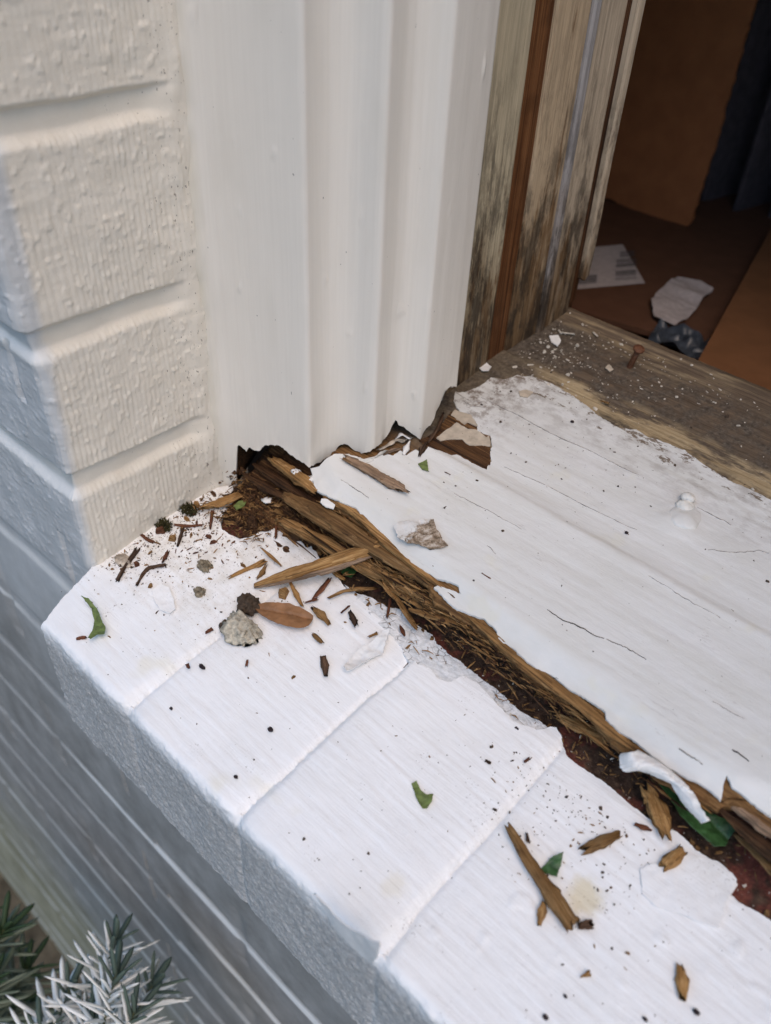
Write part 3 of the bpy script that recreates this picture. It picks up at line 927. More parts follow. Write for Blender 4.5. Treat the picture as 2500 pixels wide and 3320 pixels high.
# raw red-brown wood showing in the patch
sheet('bared_wood', np.array(wxy([(905, 952), (940, 935), (975, 890), (1020, 900), (1060, 945), (1060, 1005), (1049, 1014), (1005, 992), (960, 980), (925, 968)])),
      lambda x, y: zW(x, y) - .0001 + .0005 * fbm(x * 30, y * 500, 87, 3), .0004, .0008, M['rotdark'], sill, jit=.0005, seed=8)


def crack(px, name, parent, fn, width=.00035, h=.0003, seed=0):
    """An open crack: a thin dark sliver lying in the paint."""
    pts = np.array([fn(u, v) for u, v in px])
    d = rough_outline(pts, .0008, .0, seed, closed=False)
    n = len(d); t = np.linspace(0, 1, n)
    w = width * .62 * (.25 + .65 * np.abs(fbm(t * 14, t * 0, seed, 3))) * np.sin(np.pi * np.clip(t, .03, .97)) ** .5
    tan = np.gradient(d, axis=0); tan /= np.linalg.norm(tan, axis=1)[:, None]
    up = np.array([0, 0, 1]); side = np.cross(up, tan); side /= np.linalg.norm(side, axis=1)[:, None]
    d = d + side * (.0006 * fbm(t * 12, t * 0 + 3, seed + 2, 4, .7))[:, None] + up * h
    V = np.concatenate([d - side * w[:, None], d + side * w[:, None] , d - up * .0006])
    F = [(i, i + 1, n + i + 1, n + i) for i in range(n - 1)] + [(n + i, n + i + 1, 2 * n + i + 1, 2 * n + i) for i in range(n - 1)] + [(2 * n + i, 2 * n + i + 1, i + 1, i) for i in range(n - 1)]
    return mesh(name, V, F, M['crackline' if seed in (31, 34, 37) else 'hairline'], parent)


def Wr(u, v):
    p = W(u, v); p[2] = zW(p[0], p[1]) + .0004 + float(sill_relief(p[0], p[1])) + float(nose(p[0], p[1])); return p


for k, (px, w) in enumerate([([(1040, 862), (1110, 895), (1180, 933), (1260, 970), (1330, 1006), (1385, 1031)], .00045), ([(1182, 1322), (1215, 1345), (1250, 1358), (1285, 1378), (1310, 1385)], .00062),
                             ([(737, 1040), (765, 1058), (800, 1082)], .0004), ([(1505, 1098), (1545, 1118), (1585, 1138)], .0006), ([(1580, 1625), (1596, 1634), (1622, 1655)], .0010),
                             ([(1538, 1520), (1580, 1545), (1612, 1562)], .00025), ([(1090, 1010), (1180, 1050), (1290, 1108), (1380, 1150)], .0002), ([(1310, 1385), (1350, 1402), (1400, 1432)], .00022), ([(980, 1070), (1040, 1100), (1130, 1150)], .00016), ([(1400, 1250), (1500, 1310), (1560, 1342)], .00012), ([(1530, 1190), (1590, 1198), (1640, 1192), (1666, 1200)], .0004), ([(1468, 1618), (1500, 1640), (1524, 1655)], .0007),
                             ([(1052, 1183), (1062, 1190), (1071, 1205)], .0003), ([(1000, 868), (1018, 880), (1050, 882)], .0005), ([(985, 850), (1010, 866), (1045, 872)], .0005)]):
    crack(px, 'crack', sill, Wr, w, seed=30 + k)

# caulk-filled screw head standing on the sill
def lump(name, c, r, m, parent=None, seed=0, sub=4, rough=.35, freq=2.2, flat=.35, frame=None, spike=0):
    import bmesh
    bm = bmesh.new(); bmesh.ops.create_icosphere(bm, subdivisions=sub, radius=1)
    V = np.array([v.co[:] for v in bm.verts]); F = [tuple(v.index for v in f.verts) for f in bm.faces]; bm.free()
    dr = 1 + rough * (fbm(V[:, 0] * freq + V[:, 2] * 1.3, V[:, 1] * freq - V[:, 2] * .7, seed, 4, .6) + .5 * fbm(V[:, 2] * freq, V[:, 0] * freq, seed + 9, 3))
    V = V * dr[:, None] * np.array(r)
    V[:, 2] = np.maximum(V[:, 2], -flat * r[2])
    V[:, 2] += flat * r[2]
    if parent is None: return mesh(name, V, F, m, None, True, loc=c)
    return mesh(name, V + np.array(c), F, m, parent)


c = W(1480, 1122)
lump('filled_screw_head', c + np.array([0, 0, -.0016]), (.0074, .0082, .0036), M['sill_paint'], sill, 11, 4, .16, 1.5, .3)
lump('filled_screw_head', W(1478, 1100) + np.array([0, 0, .0006]), (.0040, .0036, .0026), M['caulk'], sill, 15, 4, .22, 1.8, .3)
lump('filled_screw_head', W(1484, 1088) + np.array([0, 0, .0024]), (.0030, .0027, .0022), M['caulk'], sill, 16, 4, .2, 1.9, .3)


def strand(name, pts, widths, m, parent=None, flat=.5, seed=0, fray=.25, ridge=.22, nseg=26, n=None, twist=0.0, label=None, blunt=0, sq=.75):
    """A split length of wood: fibrous tapered sliver along a 3-D path, grain along local X."""
    pts = np.array(pts, float)
    L = np.concatenate([[0], np.cumsum(np.linalg.norm(np.diff(pts, axis=0), axis=1))])
    n = n or int(max(14, min(110, L[-1] / .0007)))
    t = np.linspace(0, L[-1], n); tn = t / L[-1]
    P = np.stack([np.interp(t, L, pts[:, i]) for i in range(3)], 1)
    for _ in range(max(1, n // 14)):
        Q = P.copy(); Q[1:-1] = .25 * P[:-2] + .5 * P[1:-1] + .25 * P[2:]; P = Q
    widths = np.array(widths, float); wm = widths.max()
    if blunt: widths[0] = max(widths[0], blunt * wm); widths[-1] = max(widths[-1], blunt * wm)
    w = np.interp(tn, np.linspace(0, 1, len(widths)), widths) * .5 * (1 + .32 * fbm(tn * 4 + seed * 1.7, tn * 0, seed + 12, 3, .7))
    org = P[0].copy(); X = P[-1] - P[0]; X /= np.linalg.norm(X)
    Zx = np.array([0, 0, 1.0]); Yx = np.cross(Zx, X); Yx /= np.linalg.norm(Yx); Zx = np.cross(X, Yx)
    Rm = np.stack([X, Yx, Zx], 0)
    P = (P - org) @ Rm.T
    a = np.linspace(0, 2 * np.pi, nseg, endpoint=False)
    prof = 1 + ridge * 1.6 * vnoise(a * 2.6 + seed, a * 0 + seed * .37, seed) + ridge * fbm(np.cos(a) * 5 + seed, np.sin(a) * 5, seed + 2, 3, .8)
    A, T = np.meshgrid(a, t, indexing='xy')
    rr = prof[None, :] * (1 + ridge * fbm(A * 2.5 + seed, T * 90, seed + 3, 4, .7)) * w[:, None]
    # frayed ends: each fibre stops at its own length
    fz = min(fray * w.max() * 14, L[-1] * .42)
    fl = fz * np.abs(vnoise(np.cos(a) * 2.2 + 7 + seed, np.sin(a) * .9, seed + 5)); fr_ = fz * np.abs(vnoise(np.cos(a) * 2.2 + 3 + seed, np.sin(a) * .9, seed + 6))
    xo = P[:, 0][:, None] + fl[None, :] * np.maximum(0, 1 - tn * 2.2)[:, None] - fr_[None, :] * np.maximum(0, 1 - (1 - tn) * 2.2)[:, None]
    notch = sstep(.15, .3, vnoise(A * 1.6 + seed * 3, T * 130 + np.sin(A) * 2, seed + 8))
    rr = rr * (1 - .22 * notch)
    tw = twist * tn
    cA = np.cos(A + tw[:, None]); sA = np.sin(A + tw[:, None])
    yy = rr * np.sign(cA) * np.abs(cA) ** sq; zz = rr * np.sign(sA) * np.abs(sA) ** sq
    V = np.stack([xo, P[:, 1][:, None] + yy, P[:, 2][:, None] + zz * flat], 2).reshape(-1, 3)
    F = []
    for i in range(n - 1):
        for k in range(nseg):
            F.append((i * nseg + k, (i + 1) * nseg + k, (i + 1) * nseg + (k + 1) % nseg, i * nseg + (k + 1) % nseg))
    F.append(tuple(range(nseg))); F.append(tuple((n - 1) * nseg + k for k in range(nseg - 1, -1, -1)))
    q = Matrix([[X[0], Yx[0], Zx[0]], [X[1], Yx[1], Zx[1]], [X[2], Yx[2], Zx[2]]]).to_quaternion()
    o = mesh(name, V, F, m, parent, True, loc=org, rot=q)
    if label: o['label'] = label
    return o


PXM = .000185        # metres per traced pixel, near the sill

def wstrand(px, hs, widths, m, name='rotten_strand', **k):
    k.setdefault('fray', .12)
    hs = np.interp(np.linspace(0, 1, len(px)), np.linspace(0, 1, len(hs)), hs)
    return strand(name, [W(u, v, h) for (u, v), h in zip(px, hs)], [w * PXM for w in widths], m, sill, **k)


wstrand([(612, 1068), (665, 1098), (720, 1130), (780, 1168), (835, 1200), (900, 1240), (960, 1285), (1015, 1318)], [-.0085, -.006, -.0055, -.005, -.005], [26, 48, 52, 46, 40, 34, 26, 12], M['rot'], flat=.62, seed=1, ridge=.09, fray=.06, blunt=.55)
wstrand([(700, 1075), (770, 1108), (840, 1180), (910, 1236), (985, 1292)], [-.0035, -.0032, -.003], [8, 26, 24, 22, 6], M['rot'], flat=.4, seed=2, ridge=.16)
wstrand([(600, 1122), (680, 1160), (760, 1205), (850, 1248), (950, 1315), (1050, 1385)], [-.0125, -.0125, -.012, -.011], [22, 40, 38, 32, 30, 10], M['rot'], flat=.5, seed=3, ridge=.2)
wstrand([(760, 1222), (850, 1268), (930, 1318), (1010, 1352), (1090, 1408), (1150, 1455)], [-.015, -.0145, -.013, -.010], [10, 24, 24, 24, 20, 8], M['rot'], flat=.5, seed=4)
wstrand([(1010, 1330), (1050, 1362), (1120, 1428), (1200, 1485), (1270, 1535), (1330, 1590), (1400, 1640)], [-.004, -.0045, -.0045, -.004], [8, 22, 22, 26, 26, 20, 8], M['rot'], flat=.55, seed=5, ridge=.2)
wstrand([(580, 985), (625, 1015), (660, 1042), (688, 1068)], [-.006, -.005, -.004], [14, 30, 34, 22], M['rot'], flat=.5, seed=6)
wstrand([(545, 1000), (590, 1030), (640, 1062), (690, 1092)], [-.012, -.010, -.009], [10, 26, 22, 10], M['rotdark'], flat=.5, seed=7)
wstrand([(520, 1020), (570, 1050), (640, 1085)], [-.016, -.014, -.012], [12, 30, 12], M['rotdark'], flat=.5, seed=8)
wstrand([(1548, 1742), (1570, 1762), (1610, 1795), (1690, 1860), (1780, 1930)], [-.006, -.007, -.007], [10, 26, 30, 30, 10], M['rotdark'], flat=.5, seed=9)
wstrand([(1585, 1800), (1610, 1822), (1650, 1858), (1720, 1930)], [-.012, -.012], [8, 20, 22, 20], M['rot'], flat=.5, seed=10)
wstrand([(1560, 1722), (1620, 1765), (1700, 1820)], [-.005, -.0055], [10, 22, 26], M['chipgrey'], flat=.5, seed=12)
wstrand([(880, 1316), (930, 1330), (980, 1345), (1030, 1362)], [-.0125, -.011, -.009], [10, 20, 22, 10], M['rot'], flat=.5, seed=13)
for k in range(62):                                # thin torn fibres along the break
    u0 = 600 + k * 14.5 + rng.uniform(-20, 20)
    v0 = np.interp(u0, [640, 830, 1020, 1300, 1500], [1135, 1225, 1362, 1590, 1740]) + rng.uniform(-14, 26)
    l = rng.uniform(30, 90); an_ = .62 + rng.uniform(-.25, .25)
    wstrand([(u0, v0), (u0 + l * .5, v0 + l * .5 * an_), (u0 + l, v0 + l * an_ + rng.uniform(-8, 8))], [-.013 + rng.uniform(-.003, .006)], [2, rng.uniform(3, 8), 2], M[('rot', 'rotdark', 'chip')[k % 3]], name='torn_fibre', fray=.1, flat=.6, seed=200 + k, nseg=7)

# rotten heart of the sill inside the hole
def build_heart():
    xs = np.linspace(-.004, .078, 150); ys = np.linspace(.056, .15, 130)
    Xm, Ym = np.meshgrid(xs, ys, indexing='ij')
    z = zB(Xm, Ym) + .0005 + sstep(.070, .112, Ym) * .013 + sstep(.078, .1, Ym + .25 * (Xm - .03)) * .004
    fib = fbm(Xm * 45 + Ym * 20, Ym * 330, 301, 4, .7)
    z = z + .0022 * fib * sstep(.060, .072, Ym) + .0025 * fbm(Xm * 70, Ym * 90, 302, 3) * sstep(.062, .08, Ym)
    z = z - .02 * sstep(.012, .0, Xm) * sstep(.068, .085, Ym) - .012 * sstep(.056, .076, Xm + .006 * fbm(Ym * 120, Xm * 30, 303, 3)) - .006 * sstep(.070, .060, Ym + .007 * fbm(Xm * 90, Ym * 40, 304, 3))
    return mesh('rotten_heart', np.stack([Xm, Ym, z], 2).reshape(-1, 3), grid_faces(len(xs), len(ys)), M['rotdark'], sill)


build_heart()
for c_, s_, q_ in (((640, 1020), 7, 401), ((672, 1036), 8, 402), ((578, 1082), 9, 403)):
    p = W(*c_, -.004 if s_ < 9 else -.017)
    lump('frass', p, (.0022, .0022, .0006), M['flake'], sill, q_, 3, .7, 4, .2)
# a lip of brushed caulk along the foot of the casing
strand('caulk_lip', [W(738, 985, .0006), W(758, 994, .0010), W(785, 998, .0012), W(815, 990, .0012), W(840, 974, .001)], [.001, .0022, .0026, .0022, .001], M['caulk'], sill, flat=.7, seed=21, ridge=.15)
for k, pp in enumerate([[(812, 975), (838, 962), (862, 948), (884, 950)], [(826, 985), (848, 972), (872, 968)], [(840, 958), (868, 938), (898, 946)], [(870, 985), (880, 965), (888, 950)], [(905, 990), (912, 968), (926, 950)], [(925, 958), (948, 925), (960, 890)]]):
    strand('torn_paint_strip', [W(u, v, .0012) for u, v in pp], [.001, .0028, .0012], M[('flakegrey', 'chipgrey', 'flake', 'flake', 'chipdark', 'chipdark')[k]], sill, flat=.4, seed=40 + k, ridge=.3, nseg=10)

# ------------------------------------------------------------------ brick ledge (rowlock sill)
JX = [.0725, .1420, .2110, .345, .415, .485, .555, .625]
YF = -.0315; RA = .0035


def brick_h(x, t):
    xx = x + .0010 * fbm(x * 20, t * 40, 101, 2) - .03 * 0 * t
    d = np.abs(xx[..., None] - np.array(JX)).min(-1)
    idx = np.searchsorted(JX, xx)
    jw = .0013 + .0008 * sstep(.0, -.028, t)
    joint = np.exp(-(d / jw) ** 2) * (.0015 + .0008 * sstep(-.012, -.028, t) - .0012 * sstep(YF, YF - .008, t))
    h = -joint - .0007 * np.exp(-(d / .006) ** 2)
    tilt = np.array([.0002, -.0003, .0003, -.0002, .0002, -.0003, 0, .0002, 0])[np.clip(idx, 0, 8)]
    h = h + tilt * 2 + np.array([0, .006, -.006, .004, -.006, .006, 0, 0, 0])[np.clip(idx, 0, 8)] * .4 * (d - .03)
    h = h + .00025 * fbm(x * 34, t * 620 + x * 60, 102, 3, .6) + .00018 * fbm(x * 60, t * 1100, 103, 2) + .00035 * fbm(x * 70, t * 70, 104, 3)
    # corners of bricks worn round
    corner = sstep(.012, .0, d) * sstep(-.022, -.034, t)
    h = h - .0011 * corner
    bl = sstep(.3, .6, fbm(x * 150, t * 150, 105, 2)) * .0004 * sstep(.20, .23, x)
    front = sstep(YF + RA, YF - .002, t)
    h = h * (1 - .85 * sstep(YF + .0015, YF - .006, t)) - .0004 * np.exp(-(d / .0012) ** 2) * front
    h = h + front * (.0007 * fbm(x * 340, t * 340, 106, 4, .75) + .0007 * fbm(x * 40, t * 40, 107, 2)) 
    return h + bl


def brick_map(x, t, h):
    """t: plan depth on top, then arc length round the arris and down the face."""
    t = np.asarray(t, float)
    y = t.copy(); z = zB(x, t); ny = np.zeros_like(t) - TB; nz = np.ones_like(t)
    a0 = YF + RA
    arc = t < a0
    s = np.clip((a0 - t) / RA, 0, math.pi / 2 - .12)
    y = np.where(arc, a0 - RA * np.sin(s), y)
    z = np.where(arc, zB(x, a0) - RA * (1 - np.cos(s)), z)
    ny = np.where(arc, -np.sin(s), ny); nz = np.where(arc, np.cos(s), nz)
    down = t < a0 - RA * (math.pi / 2 - .12)
    q = (a0 - RA * (math.pi / 2 - .12)) - t
    y = np.where(down, y - q * math.sin(.12) * 0, y); z = np.where(down, z - q, z)
    ny = np.where(down, -1.0, ny); nz = np.where(down, 0.0, nz)
    return np.stack([x, y + ny * h, z + nz * h], 1)


ledge = empty('brick_ledge')
tag(ledge, 'white painted ledge of bricks on edge below the wooden window sill', 'brick sill')


def build_ledge_body():
    xs = np.linspace(.0115, .72, 330); ys = np.concatenate([[YF + .007], np.linspace(YF + .009, .135, 110)])
    Xm, Ym = np.meshgrid(xs, ys, indexing='ij')
    Zm = zB(Xm, Ym) - .0027 - .005 * sstep(.058, .044, Ym) + .0007 * fbm(Xm * 150, Ym * 150, 111, 4, .65) + .0005 * fbm(Xm * 40, Ym * 40, 112, 2) - .0012 * sstep(.066, .085, Ym)
    V = np.stack([Xm, Ym, Zm], 2).reshape(-1, 3); F = [tuple(f) for f in grid_faces(len(xs), len(ys))]
    n, k = len(xs), len(ys)
    o = len(V); a = V[np.arange(n) * k]; b = a.copy(); b[:, 2] = -.060
    V = np.concatenate([V, a, b]); F += [(o + i, o + n + i, o + n + i + 1, o + i + 1) for i in range(n - 1)]
    return mesh('brick_bed', V, F, M['gap'], ledge)


build_ledge_body()
L_BACK = [(455, 1058), (485, 1052), (503, 1052), (503, 1085), (484, 1108), (476, 1130), (482, 1148), (500, 1158), (520, 1166), (545, 1160), (562, 1150), (580, 1150), (600, 1138), (612, 1142), (610, 1160), (628, 1164), (640, 1155), (652, 1172),
          (660, 1185), (672, 1180), (690, 1200), (705, 1222), (716, 1236), (728, 1245), (750, 1272), (764, 1284), (790, 1305), (815, 1330), (845, 1358), (868, 1378), (882, 1402), (902, 1436), (930, 1446), (948, 1470), (975, 1474), (1000, 1462), (1030, 1476), (1048, 1496),
          (1080, 1530), (1110, 1560), (1140, 1572), (1162, 1580), (1185, 1572), (1202, 1572), (1212, 1590), (1222, 1612), (1222, 1626), (1250, 1652), (1275, 1668), (1310, 1692), (1345, 1722), (1385, 1756), (1415, 1776), (1450, 1792), (1468, 1802),
          (1500, 1832), (1530, 1852), (1560, 1868), (1592, 1900), (1596, 1912), (1580, 1934), (1600, 1950), (1640, 1972), (1666, 1990), (1760, 2050), (1900, 2150)]
lb = np.array([B(u, v)[:2] for u, v in L_BACK])
poly = [(.012, YF - .063), (.0105, YF - .01), (.0100, YF + .002), (.0045, -.016), (-.0005, .001), (-.004, .004), (-.004, .0745)] + [tuple(p) for p in lb] + [(.70, .075), (.70, YF - .063)]
jx_cut = np.array(poly)
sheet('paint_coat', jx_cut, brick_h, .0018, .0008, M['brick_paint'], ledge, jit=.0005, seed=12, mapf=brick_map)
fl = [onplane(u, v, (0, 1, 0), (0, YF - .0035, 0)) for u, v in [(676, 1934), (720, 1972), (765, 2004), (808, 2022), (830, 2032), (822, 2060), (806, 2074), (778, 2050), (748, 2020), (712, 1978)]]
fo = sheet('peeling_flap', np.array([(p[0], p[2]) for p in fl]), lambda x, z: .0010 * fbm(x * 90, z * 90, 131, 3) + .06 * (x - .17), .0006, .0011, M['flake'], ledge, jit=.0004, seed=16, mapf=lambda x, z, h: np.stack([x, YF - .0025 - h, z], 1))
STRIP = [(745, 1262), (772, 1280), (806, 1290), (838, 1310), (868, 1318), (880, 1328), (905, 1350), (935, 1368), (944, 1388), (965, 1404), (1000, 1434), (1022, 1450), (1060, 1480), (1090, 1500), (1120, 1532), (1150, 1548), (1180, 1566), (1192, 1580),
         (1160, 1592), (1120, 1574), (1085, 1545), (1045, 1508), (1020, 1486), (990, 1478), (950, 1482), (920, 1460), (895, 1448), (870, 1405), (850, 1375), (800, 1330)]
sheet('crackled_mortar', np.array([B(u, v)[:2] for u, v in STRIP]), lambda x, y: zB(x, y) - .0006 + .0006 * fbm(x * 240, y * 240, 121, 4, .7), .0016, .0009, M['crackle'], ledge, jit=.0007, seed=14)

# ------------------------------------------------------------------ loose debris
def Bh(u, v, h=0.0):
    p = B(u, v); return B(u, v, h)


def frag(name, px, fn, hgt, m, label, cat, group=None, curl=0.0, thick=.0004, seed=1, jit=.0003, step=.0006, wav=.0004, lift=0.0, ridge=None, plane='B'):
    """A small flat fragment (leaf, flake, curl of paint) lying on the brick or the sill; curl lifts its rim."""
    pts = np.array([fn(u, v)[:2] for u, v in px]); c = pts.mean(0); r = np.linalg.norm(pts - c, axis=1).max()
    zf = zB if plane == 'B' else zW

    def hf(x, y):
        dx = (x - c[0]) / r; dy = (y - c[1]) / r
        h = zf(x, y) + hgt + lift * (dx * .6 - dy * .4 + .7) + curl * (dx ** 2 * .6 + dy ** 2) * r + wav * fbm(x * 260 + seed, y * 260, 500 + seed, 3)
        if ridge is not None:
            a, b = np.array(fn(*ridge[0])[:2]), np.array(fn(*ridge[1])[:2]); d = (b - a) / np.linalg.norm(b - a)
            q = np.abs((x - a[0]) * -d[1] + (y - a[1]) * d[0]); h = h + .22 * q - .0006 * np.exp(-(q / .0005) ** 2)
        return h
    o = sheet(name, pts, hf, thick, step, m, None, jit=jit, seed=seed)
    tag(o, label, cat, group); return o


def chip(px, ws, m, label, h=.0012, flat=.55, seed=0, fn=None, group='rotten wood splinters', name='wood_splinter', cat='splinter', hs=None, **k):
    fn = fn or B
    hs = hs or [h] * len(px)
    hs = np.interp(np.linspace(0, 1, len(px)), np.linspace(0, 1, len(hs)), hs)
    s = .00021
    k.setdefault('ridge', .2); k.setdefault('blunt', .5); k.setdefault('fray', .28); k.setdefault('sq', .62); k.setdefault('nseg', 16)
    o = strand(name, [fn(u, v, q) for (u, v), q in zip(px, hs)], [w * s * (.8 if max(ws) < 24 else 1) for w in ws], M[m], None, flat=flat, seed=seed, **k)
    tag(o, label, cat, group); return o


CH = [
 ([(547, 1266), (610, 1246), (690, 1222), (770, 1196), (826, 1178)], [12, 26, 34, 34, 32], 'chip', 'largest splinter, lying crosswise over the rotten sill edge', dict(hs=[.0025, .0055, .010, .015, .019], flat=.55, ridge=.10, fray=.08, blunt=.25, sq=.6)),
 ([(486, 1253), (530, 1232), (578, 1212)], [4, 14, 16], 'chip', 'long tan splinter of the crossed pair near the brown leaf', {}),
 ([(562, 1182), (588, 1204), (612, 1226)], [6, 10, 4], 'chip', 'thin splinter crossing over the tip of a longer tan one', dict(h=.003)),
 ([(553, 1255), (566, 1238), (578, 1216)], [6, 14, 8], 'chip', 'short stub hanging off the crossed splinter pair', {}),
 ([(625, 1255), (640, 1285), (656, 1316)], [8, 15, 8], 'chip', 'orange splinter between the crossing stick and the brown leaf', {}),
 ([(676, 1296), (697, 1272), (716, 1247)], [6, 11, 8], 'chipred', 'reddish splinter leaning below the big crossing stick', {}),
 ([(656, 1304), (690, 1293)], [5, 8], 'chipred', 'small dark red splinter touching the top of an orange one', {}),
 ([(671, 1310), (695, 1330), (715, 1352)], [8, 20, 5], 'chip', 'wedge shaped tan splinter beside the brown leaf tip', {}),
 ([(753, 1318), (763, 1336), (773, 1357)], [10, 17, 11], 'chipdark', 'stubby dark brown splinter alone on the white brick below the rot', {}),
 ([(698, 1414), (702, 1438), (705, 1462)], [13, 18, 14], 'chipdark', 'thick blunt brown stub standing clear in the middle of the second brick', {}),
 ([(673, 1368), (686, 1378), (699, 1391)], [6, 14, 8], 'chip', 'small tan wood flake just below the brown leaf tip', {}),
 ([(442, 1369), (461, 1358)], [6, 9], 'chipred', 'tiny reddish chip by the first brick joint', {}),
 ([(704, 1294), (740, 1278), (780, 1272), (818, 1271)], [3, 8, 9, 5], 'chip', 'long thin curved splinter reaching from the gap onto the ledge', dict(hs=[.001, .002, .003])),
 ([(818, 1250), (836, 1275), (856, 1293), (880, 1330), (904, 1363)], [4, 11, 13, 13, 9], 'chip', 'narrow bent strand hanging from the rot onto crackled mortar', dict(hs=[.014, .009, .004, .003])),
 ([(423, 1102), (470, 1090), (524, 1070)], [14, 28, 26], 'chip', 'broad pale tan chip beside the hole at the wall foot', dict(h=.003)),
 ([(374, 1134), (405, 1138), (440, 1135)], [7, 10, 6], 'chipred', 'thin reddish twig lying against the moss', {}),
 ([(398, 1133), (391, 1158), (384, 1182)], [8, 11, 5], 'chipdark', 'dark splinter pointing away from the moss', {}),
 ([(459, 1100), (457, 1122), (454, 1146)], [9, 10, 4], 'chipred', 'short reddish splinter below the broad tan chip', {}),
 ([(597, 1133), (596, 1166)], [9, 6], 'chipred', 'upright brown sliver at the ragged paint edge below the hole', {}),
 ([(845, 1290), (836, 1338)], [9, 5], 'chipred', 'reddish sliver on the crackled mortar', {}),
 ([(862, 1350), (869, 1362), (876, 1376)], [5, 9, 5], 'chipred', 'tiny brown chip on the crackled mortar edge', {}),
 ([(736, 1326), (757, 1308)], [4, 6], 'chipred', 'hair thin red splinter near the stubby dark one', {}),
 ([(793, 1378), (818, 1367)], [5, 9], 'chip', 'small pale chip by the curled paint flake', {}),
 ([(711, 1228), (730, 1242), (750, 1255)], [6, 14, 9], 'chip', 'orange chip tucked under the big crossing stick', {}),
 ([(302, 1153), (318, 1166), (336, 1173)], [9, 12, 7], 'chipred', 'reddish curved chip at the foot of the reveal', {}),
 ([(365, 1188), (358, 1204), (350, 1218)], [9, 12, 5], 'chipred', 'brown chip at the fork of a thin twig', {}),
 ([(164, 1381), (177, 1378), (190, 1377)], [6, 10, 8], 'chipred', 'reddish chip beside the curled green leaf on the end brick', {}),
 ([(1094, 1778), (1140, 1858), (1190, 1930), (1246, 2010)], [9, 24, 28, 24], 'chip', 'long stout stick lying across a green leaf on the near brick', dict(h=.003, flat=.6, ridge=.12, fray=.10, blunt=.3, sq=.6)),
 ([(1247, 2002), (1285, 1998)], [12, 18], 'chipdark', 'dark stub at the lower end of the long stick', {}),
 ([(1165, 2003), (1171, 1975), (1177, 1945)], [5, 16, 12], 'chip', 'torn splinter beside the lower part of the long stick', {}),
 ([(1250, 1842), (1290, 1826), (1346, 1800)], [5, 24, 12], 'chip', 'split brown splinter with pointed ends above the long stick', {}),
 ([(1424, 1882), (1455, 1858), (1482, 1834)], [14, 24, 20], 'chip', 'chunky tan chip near the torn ledge paint', {}),
 ([(1369, 1780), (1390, 1788), (1411, 1795)], [9, 14, 8], 'chipred', 'brown flat chip at the edge of the gap', {}),
 ([(1468, 2076), (1474, 2120), (1475, 2166)], [8, 22, 7], 'chip', 'lens shaped brown chip on the nearest brick', {}),
 ([(1254, 2114), (1278, 2100)], [5, 10], 'chip', 'tiny tan chip on the nearest brick', {}),
 ([(1138, 1798), (1143, 1824)], [6, 8], 'chipdark', 'small dark sliver beside the top of the long stick', {}),
 ([(1197, 1543), (1260, 1573), (1320, 1598), (1365, 1617)], [10, 26, 30, 22], 'chip', 'splinter bridging the gap behind the curled white paint', dict(hs=[.004, .007, .012])),
 ([(1387, 1684), (1405, 1722), (1425, 1765), (1444, 1824)], [18, 26, 26, 10], 'chip', 'splinter lying beside the long dark green leaf in the gap', dict(h=.003)),
 ([(736, 986), (790, 1012), (840, 1042), (896, 1073)], [5, 26, 34, 22], 'chipgrey', 'split splinter with pale inside lying on the white sill by the casing', dict(fn=W, h=.002)),
 ([(740, 990), (790, 1018), (850, 1052), (880, 1066)], [4, 14, 14, 6], 'chip', 'honey coloured sliver alongside the split splinter on the sill', dict(fn=W, h=.0024)),
 ([(404, 1434), (409, 1446)], [8, 6], 'chipred', 'tiny orange chip on the second brick near its joint', {}),
 ([(536, 1424), (532, 1443)], [6, 6], 'chipred', 'tiny red sliver in the middle of the second brick', {}),
 ([(1048, 1642), (1062, 1650)], [6, 7], 'chipdark', 'tiny dark chip on the third brick near its back edge', {}),
 ([(1132, 1648), (1147, 1638)], [5, 6], 'chipred', 'tiny reddish chip near the bend in the ledge paint edge', {}),
 ([(965, 1094), (958, 1100)], [3, 5], 'chipdark', 'tiny dark sliver on the open white sill', dict(fn=W, h=.001)),
 ([(1040, 1238), (1062, 1252)], [3, 4], 'chipred', 'thin reddish needle on the white sill above the rot', dict(fn=W, h=.001)),
 ([(1744 - 783, 1540 - 520), (975, 1027)], [4, 4], 'chipred', 'thin red needle beside the green bit on the sill', dict(fn=W, h=.001)),
 ([(1296, 866), (1318, 872)], [6, 8], 'chip', 'pale splinter on the dirty back strip of the sill', dict(fn=W, h=.001)),
 ([(1208, 718), (1245, 722)], [6, 5], 'crumbs', 'longest white sliver among the crumbs by the jamb', dict(fn=W, h=.001)),
 ([(1280, 716), (1293, 728)], [6, 6], 'crumbs', 'short white sliver behind the longest one by the jamb', dict(fn=W, h=.001)),
]
for k, (px, ws, m_, lab, kw) in enumerate(CH):
    chip(px, ws, m_, lab, seed=60 + k, **kw)
# weathered under-face and a scab of white paint on the big crossing splinter
cs = bpy.data.objects['wood_splinter']
def under(name, px, hs, ws, m, **k):
    o = strand(name, [B(u, v, h) for (u, v), h in zip(px, np.interp(np.linspace(0, 1, len(px)), np.linspace(0, 1, len(hs)), hs))], [w * .00021 for w in ws], M[m], cs, **k)
    bpy.context.view_layer.update(); o.matrix_parent_inverse = cs.matrix_world.inverted()
under('weathered_face', [(549, 1270), (610, 1254), (690, 1232), (770, 1207), (828, 1187)], [.0018, .0044, .0086, .0132, .0168], [8, 20, 26, 26, 18], 'chipgrey', flat=.5, seed=901, ridge=.1, fray=.06, blunt=.2, sq=.6)
under('paint_scab', [(646, 1243), (660, 1238), (676, 1232)], [.0068, .008, .0085], [5, 15, 7], 'flake', flat=.5, seed=902, ridge=.2, fray=.05)
